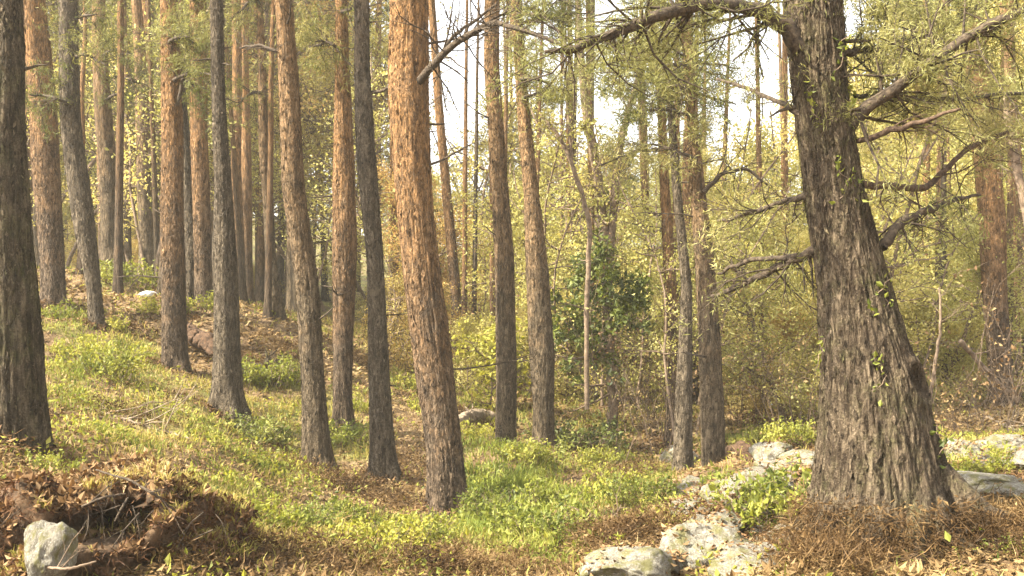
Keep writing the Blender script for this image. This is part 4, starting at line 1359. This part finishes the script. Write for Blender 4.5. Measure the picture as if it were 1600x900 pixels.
# tiny leafy plants blending the patches together
pts = scatter(46000, 4.6, 26, 1.6)
g = green_mask(pts[:, 0], pts[:, 1], pts[:, 2])
cl_ = fbm(pts[:, 0] * 1.7, pts[:, 1] * 1.7, 0, 3, 71)
pts = pts[rc.uniform(0, 1, len(pts)) < np.clip((cl_ + .05) * 1.6, 0, 1) * (.25 + .75 * g)]
mb = MB()
for k in range(3):
    q_ = pts + np.stack([rc.normal(size=len(pts)) * .03, rc.normal(size=len(pts)) * .03, rc.uniform(.01, .13, len(pts))], 1)
    leaves(mb, q_, rc, .036 * (1 + .02 * pts[:, 1:2]), .55, .9, k % 2)
tag(link('ground_plants', mb.mesh('ground_plants', [M['shrub'], M['shrub_yellow']], smooth=False)), 'tiny leafy green plants spread through the litter and grass', 'ground cover', kind='stuff')

# grass and moss tufts
pts = scatter(330000, 4.6, 30, 1.5)
g = green_mask(pts[:, 0], pts[:, 1], pts[:, 2])
tuft = .5 + .5 * fbm(pts[:, 0] * 2.2, pts[:, 1] * 2.2, 0, 3, 61)
keep = rc.uniform(0, 1, len(pts)) < np.clip(g * 1.15 * np.clip(tuft * 1.6, .1, 1), 0, 1) + .03
gp = pts[keep]
px, py = to_px(gp[:, 0], gp[:, 1], gp[:, 2])
tall = 1 + .9 * np.exp(-(((px - 800) / 110) ** 2 + ((py - 780) / 130) ** 2))
mb = MB()
lush = np.exp(-(((px - 800) / 120) ** 2 + ((py - 770) / 140) ** 2)) + .8 * np.exp(-(((px - 170) / 90) ** 2 + ((py - 575) / 40) ** 2)) + .55 * (fbm(gp[:, 0] * .9, gp[:, 1] * .9, 0, 2, 44) > .1)
gsel = rc.uniform(0, 1, len(gp)) < lush
for sel_, mi in ((gsel, 1), (~gsel, 0)):
    blades(mb, gp[sel_], rc, (.085 * tall * (1 + .02 * gp[:, 1]))[sel_], .0085 * (1 + gp[sel_, 1:2] * .03), .8, mi)
tag(link('grass', mb.mesh('grass', [M['grass'], M['grass_green']], smooth=False)), 'low yellow-green grass and moss in patches on the slope', 'grass', kind='stuff')

# dead bracken and root straw at the foot of the huge tree, the bank and the rocks
mb = MB()
bp = []
for (cx, cy_, rx, ry, n) in [(1370, 860, 150, 50, 6500), (1560, 850, 90, 60, 4500), (1290, 890, 70, 30, 3000), (560, 770, 110, 35, 2600), (640, 730, 50, 30, 900), (480, 885, 120, 20, 1200), (1000, 830, 90, 30, 1500), (300, 870, 70, 30, 1600), (390, 575, 60, 16, 1500), (890, 700, 40, 24, 1600), (1000, 745, 60, 22, 1400), (700, 645, 70, 22, 1400), (700, 890, 160, 16, 2600), (200, 650, 90, 14, 900), (440, 545, 60, 14, 1200), (320, 545, 50, 16, 1000), (560, 560, 60, 20, 1000), (950, 850, 70, 24, 1500)]:
    a = rc.normal(size=(n, 2)) * .55
    h = np.array([hit(cx, cy_)])
    d = h[0, 1]
    sx, sy = rx / F * d, max(ry / F * d * 2.2, .35)
    x = h[0, 0] + a[:, 0] * sx; y = h[0, 1] + a[:, 1] * sy
    bp.append(np.stack([x, y, ground_z(x, y)], 1))
bp = np.concatenate(bp)
dirs = rc.normal(size=bp.shape) * np.array([1, 1, .5]) + np.array([0, -.2, .35])
bq = bp + np.stack([np.zeros(len(bp)), np.zeros(len(bp)), rc.uniform(-.02, .12, len(bp))], 1)
leaves(mb, bq, rc, .11, .03, .3, 0, dirs=dirs, fold=.10)
leaves(mb, bq + rc.normal(size=bq.shape) * .03, rc, .028, .45, .3, 0)
# straw climbing the root flare of the huge tree
n = 9000
hh = rc.uniform(0, 1, n) ** 1.7 * .42 - .12
th = rc.uniform(-np.pi, 0.35, n)
hh = np.where(vnoise(th * 2.3, hh * 4, 0, 15) > -.25, hh, -.12)
cc = np.array([AAax(z)[0] for z in np.linspace(-.15, .5, 40)]); cr = np.array([AAax(z)[1] for z in np.linspace(-.15, .5, 40)])
ii = np.clip(((hh + .15) / .65 * 39).astype(int), 0, 39)
rr = cr[ii] * (1.12 + .5 * np.exp(-np.clip(hh, 0, 1) / .16)) + rc.uniform(0, .05, n)
q = np.stack([AAb[0] + cc[ii, 0] + rr * np.cos(th), AAb[1] + cc[ii, 1] + rr * np.sin(th), AAb[2] + hh], 1)
dd = np.stack([np.cos(th) * .7, np.sin(th) * .7, np.full(n, -.35)], 1) + rc.normal(size=(n, 3)) * .55
leaves(mb, q, rc, .085, .04, .3, 0, dirs=dd, fold=.1)
leaves(mb, q[::2] + rc.normal(size=q[::2].shape) * .02, rc, .026, .45, .3, 0)
tag(link('dead_bracken', mb.mesh('dead_bracken', [M['bracken']], smooth=False)), 'rust-brown dead bracken and straw heaped round the roots', 'bracken', kind='stuff')

# straw, rootlets and litter on the earth bank
nv = len(BKco)
nrm = np.empty(nv * 3, np.float32); BKme.vertices.foreach_get('normal', nrm); nrm = nrm.reshape(-1, 3)
sel = rc.integers(0, nv, 46000)
hx = (BKco[sel, 0] - BK.location[0]); hz = BKco[sel, 2] - BK.location[2]
pit = np.minimum(((hx - .26) / .21) ** 2 + ((hz - .28) / .09) ** 2, ((hx - .56) / .10) ** 2 + ((hz - .04) / .09) ** 2)
kp = (nrm[sel, 2] > -.35) & (pit + .3 * rc.normal(size=len(sel)) > 1)
sel = sel[kp]
mb = MB()
dd = rc.normal(size=(len(sel), 3)) * .7 + np.array([.1, -.25, -.45])
leaves(mb, BKco[sel] + nrm[sel] * .008 + rc.normal(size=(len(sel), 3)) * .012, rc, .06, .05, .3, 0, dirs=dd, fold=.08)
s2 = sel[nrm[sel, 2] > .25]
leaves(mb, BKco[s2] + nrm[s2] * .012, rc, .026, .55, 1.5, 0)
s3 = sel[(nrm[sel, 2] > .45)]
leaves(mb, BKco[s3] + nrm[s3] * .02, rc, .042, .6, 1.5, 2)
s4 = s3[fbm(BKco[s3, 0] * 3, BKco[s3, 1] * 3, 0, 2, 77) > .0]
blades(mb, BKco[s4].astype(float), rc, .08, .008, .8, 1)
tag(link('bank_straw', mb.mesh('bank_straw', [M['bracken'], M['grass'], M['litter']], smooth=False)), 'brown rootlets and straw hanging over the earth bank', 'straw', kind='stuff')


# ------------------------------------------------------------------ low shrubs, each one a thing
def shrub_mesh(seed, r, h, n_st, n_leaf, lsize, mat):
    rng = np.random.default_rng(seed)
    mb = MB()
    tips = []
    for k in range(n_st):
        a = rng.uniform(0, 6.28); q = rng.uniform(0, 1) ** .6 * r * .75
        out = []
        grow(rng, (q * math.cos(a), q * math.sin(a), -.03), (math.cos(a) * .6, math.sin(a) * .6, 1), h * rng.uniform(.55, 1.1), .0045, 1, out, .6, .1, 4, .2, .55, tips)
        for (p, rr, dp) in out:
            mb.tube(p, np.maximum(rr, .0015), 3, 1, False)
    t = np.array(tips)
    w = rng.uniform(.1, 1, len(t)) ** 1.5
    ii = rng.choice(len(t), n_leaf, p=w / w.sum())
    leaves(mb, t[ii] + rng.normal(size=(n_leaf, 3)) * np.array([.03, .03, .022]), rng, lsize, .58, .9, 0)
    return mb.mesh('shrub', [M[mat], M['bark_twig']], smooth=False)


SH = {'g0': shrub_mesh(501, .38, .34, 26, 1500, .038, 'shrub'), 'g1': shrub_mesh(502, .30, .26, 22, 1100, .036, 'shrub'),
      'y0': shrub_mesh(503, .36, .28, 24, 1300, .038, 'shrub_yellow'), 'y1': shrub_mesh(504, .25, .20, 18, 800, .034, 'shrub_yellow'),
      'd0': shrub_mesh(505, .42, .36, 28, 1500, .042, 'ivy'), 'b0': shrub_mesh(506, .34, .36, 18, 800, .05, 'shrub')}
SHRUBS = [  # column, row, kind, scale, label
    (215, 735, 'y1', .6, 'small yellow sprig on top of the earth bank'),
    (95, 745, 'g1', .6, 'small green sprig on the bank by the thick dark trunk'),
    (300, 790, 'g1', .7, 'green shrub at the end of the earth bank'),
    (165, 588, 'g0', 1.2, 'dense green shrub on the mossy patch of the upper slope'),
    (125, 560, 'y0', 1.0, 'yellow-green shrub above the dense green shrub'),
    (100, 500, 'y1', 1.3, 'yellow shrub behind the thick dark mossy trunk'),
    (125, 415, 'y0', 1.6, 'yellow bush uphill at foot of the orange-barked pine'),
    (205, 445, 'g0', 1.7, 'green bush on the crest above the white stone'),
    (178, 518, 'y1', 1.2, 'bright yellow tuft shrub beside the grey leaning trunk'),
    (250, 492, 'y0', 1.1, 'yellow-green shrub beside the white stone'),
    (75, 415, 'y0', 1.1, 'yellow shrub next to the tiny pale stone'),
    (315, 490, 'y0', 1.4, 'yellow-green bush between orange pine and slanting trunk'),
    (385, 690, 'd0', .95, 'dark green shrub just below the dark grey midslope trunk'),
    (420, 690, 'g1', 1.0, 'small green shrub right of the dark shrub'),
    (425, 600, 'y0', 1.2, 'yellow-green shrub right of the dark grey trunk'),
    (385, 600, 'g1', 1.1, 'green shrub touching the dark grey trunk'),
    (455, 600, 'g0', .9, 'green shrub left of the leaning brown trunk'),
    (530, 690, 'g0', .9, 'green shrub at the crooked narrow trunk base'),
    (555, 640, 'y1', 1.0, 'small yellow shrub behind the slender grey trunk'),
    (640, 610, 'y0', 1.0, 'yellow-green shrub left of the stout orange pine'),
    (655, 640, 'y1', 1.0, 'small yellow shrub touching the stout orange pine'),
    (360, 835, 'y1', .9, 'low yellow-green shrub by the foot of the bank'),
    (410, 825, 'y0', .8, 'low spreading yellow shrub on the lower slope'),
    (465, 830, 'g1', .9, 'green shrub on the lower slope by the bracken'),
    (540, 810, 'g1', .7, 'small green shrub between the bracken and stout pine'),
    (600, 860, 'y0', 1.0, 'lush lime shrub below the stout orange pine'),
    (650, 850, 'g0', .8, 'green shrub next to the lush lime shrub'),
    (745, 770, 'g1', 1.1, 'green shrub in the tall grass beside the stout pine'),
    (790, 810, 'g0', 1.1, 'large green shrub in the middle of the tall grass'),
    (850, 850, 'g0', 1.0, 'dark green shrub at the lower edge of the tall grass'),
    (870, 800, 'y0', 1.0, 'yellow-green shrub at the right edge of the grass'),
    (820, 720, 'g1', 1.2, 'green shrub between the twin-ribbed and thickening trunks'),
    (760, 690, 'y0', 1.1, 'yellow-green shrub left of the twin-ribbed trunk'),
    (895, 700, 'd0', 1.5, 'dark shadowy shrub below the forked tree'),
    (930, 730, 'g1', 1.0, 'green shrub in front of the dark shadowy shrub'),
    (960, 770, 'y1', 1.1, 'yellow-green shrub on the litter near the rocks'),
    (1005, 790, 'g0', .9, 'green shrub left of the bowed thin trunk'),
    (1025, 750, 'y1', 1.1, 'small yellow shrub behind the bowed thin trunk'),
    (890, 625, 'g0', 1.3, 'green bush behind the brown thickening trunk'),
    (920, 600, 'g0', 1.2, 'green bush under the dark-leaved forked tree'),
    (1140, 768, 'g1', .8, 'tiny green shrub at foot of the upright brown trunk'),
    (1180, 690, 'y1', 1.0, 'yellow-green shrub around the broken log'),
    (1240, 690, 'g1', .9, 'small green shrub behind the dark mossy boulder'),
    (1205, 825, 'b0', .95, 'leafy green plant growing at the left foot of the huge trunk'),
    (1240, 800, 'b0', .85, 'broad-leaved plant pressed against the huge trunk'),
    (1190, 850, 'g1', .6, 'small green shrub between boulder and huge trunk roots'),
    (1500, 740, 'y1', .6, 'small yellow-green sprig on the ledge beside the huge trunk'),
    (1535, 745, 'y1', .7, 'yellow-green sprig in the middle of the mossy ledge'),
    (1565, 735, 'g1', .6, 'green sprig at far end of the mossy ledge'),
    (1590, 700, 'y1', .8, 'bright yellow sprig above the mossy ledge'),
    (1585, 870, 'g1', .5, 'green sprig in the dead bracken under the ledge'),
]
for (px, py, k, s, lab) in SHRUBS:
    p = hit(px, py)
    o = link('low_shrub', SH[k], None, (p[0], p[1], p[2] - .01))
    o.rotation_euler = (0, 0, rc.uniform(0, 6)); o.scale = (s, s, s * rc.uniform(.85, 1.15))
    tag(o, lab, 'shrub', 'low shrubs on the forest floor')

# bright green sapling beside the twin-ribbed trunk
p = hit(765, 640)
mt, mc = make_broad(601, 1.7, .75, 18, 1100, .085, M['shrub_yellow'], base_t=.25, tr=.018)
root = link('leafy_sapling', None, None, tuple(p))
tag(root, 'bright lime-green leafy sapling beside the twin-ribbed trunk', 'sapling')
link('trunk', mt, root); link('crown', mc, root)


# ------------------------------------------------------------------ fallen wood
def log(name, label, pix, rpx, mat, d_list=None, rng=rc, twigs=0, cat='log', lift=.5, group=None, tl=.4):
    pts = []
    for k, (x, y) in enumerate(pix):
        q = hit(x, y) if d_list is None else P(x, y, d_list[k])
        pts.append(q)
    pts = np.array(pts)
    n = 30
    q = smooth_path(pts, n)
    dm = pts[:, 1].mean()
    rad = np.interp(np.linspace(0, 1, n), np.linspace(0, 1, len(rpx)), rpx) / F * dm
    q[:, 2] += rad * lift
    q[1:-1] += rng.normal(size=(n - 2, 3)) * rad[1:-1, None] * .22
    b = q[0].copy()
    mb = MB()
    rad = rad * (1 + .1 * rng.normal(size=n).clip(-1.5, 1.5))
    if rad.max() > .04:      # a real log: rough skin, broken ends
        m_ = 60
        qq = np.stack([np.interp(np.linspace(0, 1, m_), np.linspace(0, 1, n), (q - b)[:, k]) for k in range(3)], 1)
        r2 = np.interp(np.linspace(0, 1, m_), np.linspace(0, 1, n), rad)
        r2[0] *= .25; r2[-1] *= .25; r2[1] *= .8; r2[-2] *= .8
        t_ = unit(np.gradient(qq, axis=0)); a_ = unit(np.cross(t_, np.array([0, 0, 1.0]))); b_ = np.cross(t_, a_)
        th_ = np.linspace(0, 2 * np.pi, 28, endpoint=False)
        k_ = rng.uniform(0, 99)
        rr_ = r2[:, None] * (1 + .22 * fbm(np.cos(th_)[None] * 2.2, np.sin(th_)[None] * 2.2, np.arange(m_)[:, None] * .10 + k_, 4, 3))
        ring = qq[:, None] + rr_[..., None] * (np.cos(th_)[None, :, None] * a_[:, None] + np.sin(th_)[None, :, None] * b_[:, None])
        mb.grid(ring.reshape(-1, 3), m_, 28, True)
    else:
        mb.tube(q - b, rad, 12)
        mb.tube((q - b)[::-1][-2:], rad[::-1][-2:], 12)
    for k in range(twigs):
        i = int(rng.uniform(.2, .95) * (n - 2))
        out = []
        dd = unit(unit(q[i + 1] - q[i]) + rng.normal(size=3) * .6 + np.array([0, 0, .2]))
        grow(rng, q[i] - b, dd, tl * rng.uniform(.5, 1.2), max(.003, rad[i] * .4), 1, out, .6, 0, 3, .2, .5)
        for (pp, r, dp) in out:
            mb.tube(pp, r, 4, 0, False)
    o = link(name, mb.mesh(name, [M[mat]]), None, tuple(b))
    tag(o, label, cat, group)
    return o


log('fallen_log', 'rotten red-brown log lying uphill between grey trunks', [(278, 512), (310, 526), (352, 552)], [10, 13, 10], 'rotwood', d_list=[16.6, 16.1, 15.3], lift=0, twigs=3)
log('fallen_log', 'pale fallen log across the slope behind the stout orange pine', [(590, 548), (640, 545), (690, 552)], [6, 7, 5], 'deadwood')
log('fallen_log', 'grey fallen log right of the stout orange pine', [(712, 665), (745, 655), (775, 655)], [8, 9, 6], 'deadwood', twigs=4)
log('fallen_log', 'broken reddish log behind the upright brown trunk', [(1138, 708), (1160, 712), (1190, 722)], [10, 11, 9], 'rotwood', lift=.3)
log('fallen_log', 'dark mossy log under the rotten red-brown log', [(375, 590), (400, 580), (440, 572)], [8, 9, 7], 'bark_dark', twigs=3)
log('fallen_branch', 'long thin dead branch lying across the mid slope', [(120, 640), (170, 652), (230, 672), (300, 690)], [2.5, 3, 3, 2], 'deadwood', twigs=8, cat='branch', tl=.6)
log('fallen_branch', 'forked dead branch on the slope below the long thin one', [(150, 655), (200, 660), (250, 668)], [2, 2.5, 1.5], 'bark_twig', twigs=6, cat='branch')
log('fallen_branch', 'crooked stick at the foot of the earth bank', [(70, 888), (110, 890), (150, 878)], [2, 2.5, 1.5], 'bark_twig', d_list=[5.1, 5.05, 5.1], twigs=2, cat='branch')
log('fallen_branch', 'thin stick poking over the hollow in the bank', [(128, 792), (160, 778), (196, 772)], [1.5, 2, 1.2], 'bark_limb', d_list=[5.35, 5.3, 5.35], twigs=1, cat='branch')
log('fallen_branch', 'dark root curving along the lip of the bank', [(150, 735), (200, 750), (240, 772), (275, 800)], [1.5, 2, 2, 1.5], 'bark_limb', d_list=[5.6, 5.45, 5.4, 5.5], twigs=4, cat='root', tl=.2)
log('fallen_branch', 'bleached stick leaning out of the hollow', [(180, 815), (190, 795), (200, 778)], [1.5, 2, 1.2], 'bark_limb', d_list=[5.3, 5.3, 5.4], twigs=0, cat='branch')
log('fallen_branch', 'brushy fallen branch beside the dark shadowy shrub', [(930, 735), (960, 725), (990, 735)], [3, 3.5, 2], 'bark_twig', twigs=10, cat='branch', tl=.6)
log('fallen_branch', 'brushy fallen branch on litter beside the rounded boulder', [(900, 835), (945, 820), (990, 815)], [3, 3.5, 2], 'bark_twig', twigs=10, cat='branch', tl=.4)
log('fallen_branch', 'snapped limb slanting to ground under orange-brown pine', [(1500, 535), (1535, 575), (1590, 630)], [4, 4, 3], 'bark_twig', d_list=[14, 14.2, 14.5], twigs=8, cat='branch', tl=.7)
log('fallen_branch', 'fan of grey twigs over the ledge behind the huge trunk', [(1490, 640), (1540, 655), (1600, 680)], [3, 3, 2], 'deadwood', twigs=14, cat='branch', tl=.6)
log('fallen_branch', 'pale twig lying among the pale lichen rocks', [(1130, 770), (1150, 790), (1170, 800)], [2, 2, 1.5], 'deadwood', d_list=[7.6, 7.4, 7.3], cat='branch')
log('dead_snag', 'short dark dead snag with props behind the stout pine', [(612, 520), (625, 480), (628, 430)], [5, 4, 2], 'bark_twig', d_list=[22, 22, 22], twigs=4, cat='snag', tl=.7)


# ------------------------------------------------------------------ the hazy air under the trees
hx0, hx1, hy0, hy1, hz0, hz1 = gx[0] - 5, gx[-1] + 5, gy[0] - 5, gy[-1] + 5, float(GZ.min()) - 1.0, float(max(GZ.max() + 2, 42))
mb = MB()
mb.add([(hx0, hy0, hz0), (hx1, hy0, hz0), (hx1, hy1, hz0), (hx0, hy1, hz0), (hx0, hy0, hz1), (hx1, hy0, hz1), (hx1, hy1, hz1), (hx0, hy1, hz1)],
       [(3, 2, 1, 0), (4, 5, 6, 7), (0, 1, 5, 4), (1, 2, 6, 5), (2, 3, 7, 6), (3, 0, 4, 7)])
hm, nt = new_mat('haze_air')
pv = N(nt, 'ShaderNodeVolumePrincipled')
pv.inputs['Color'].default_value = (1.0, 0.93, 0.78, 1)
pv.inputs['Density'].default_value = 0.0014
pv.inputs['Anisotropy'].default_value = 0.2
nt.links.new(pv.outputs[0], N(nt, 'ShaderNodeOutputMaterial').inputs['Volume'])
tag(link('haze', mb.mesh('haze', [hm], smooth=False)), 'thin warm haze in the air between the trees', 'haze', kind='stuff')
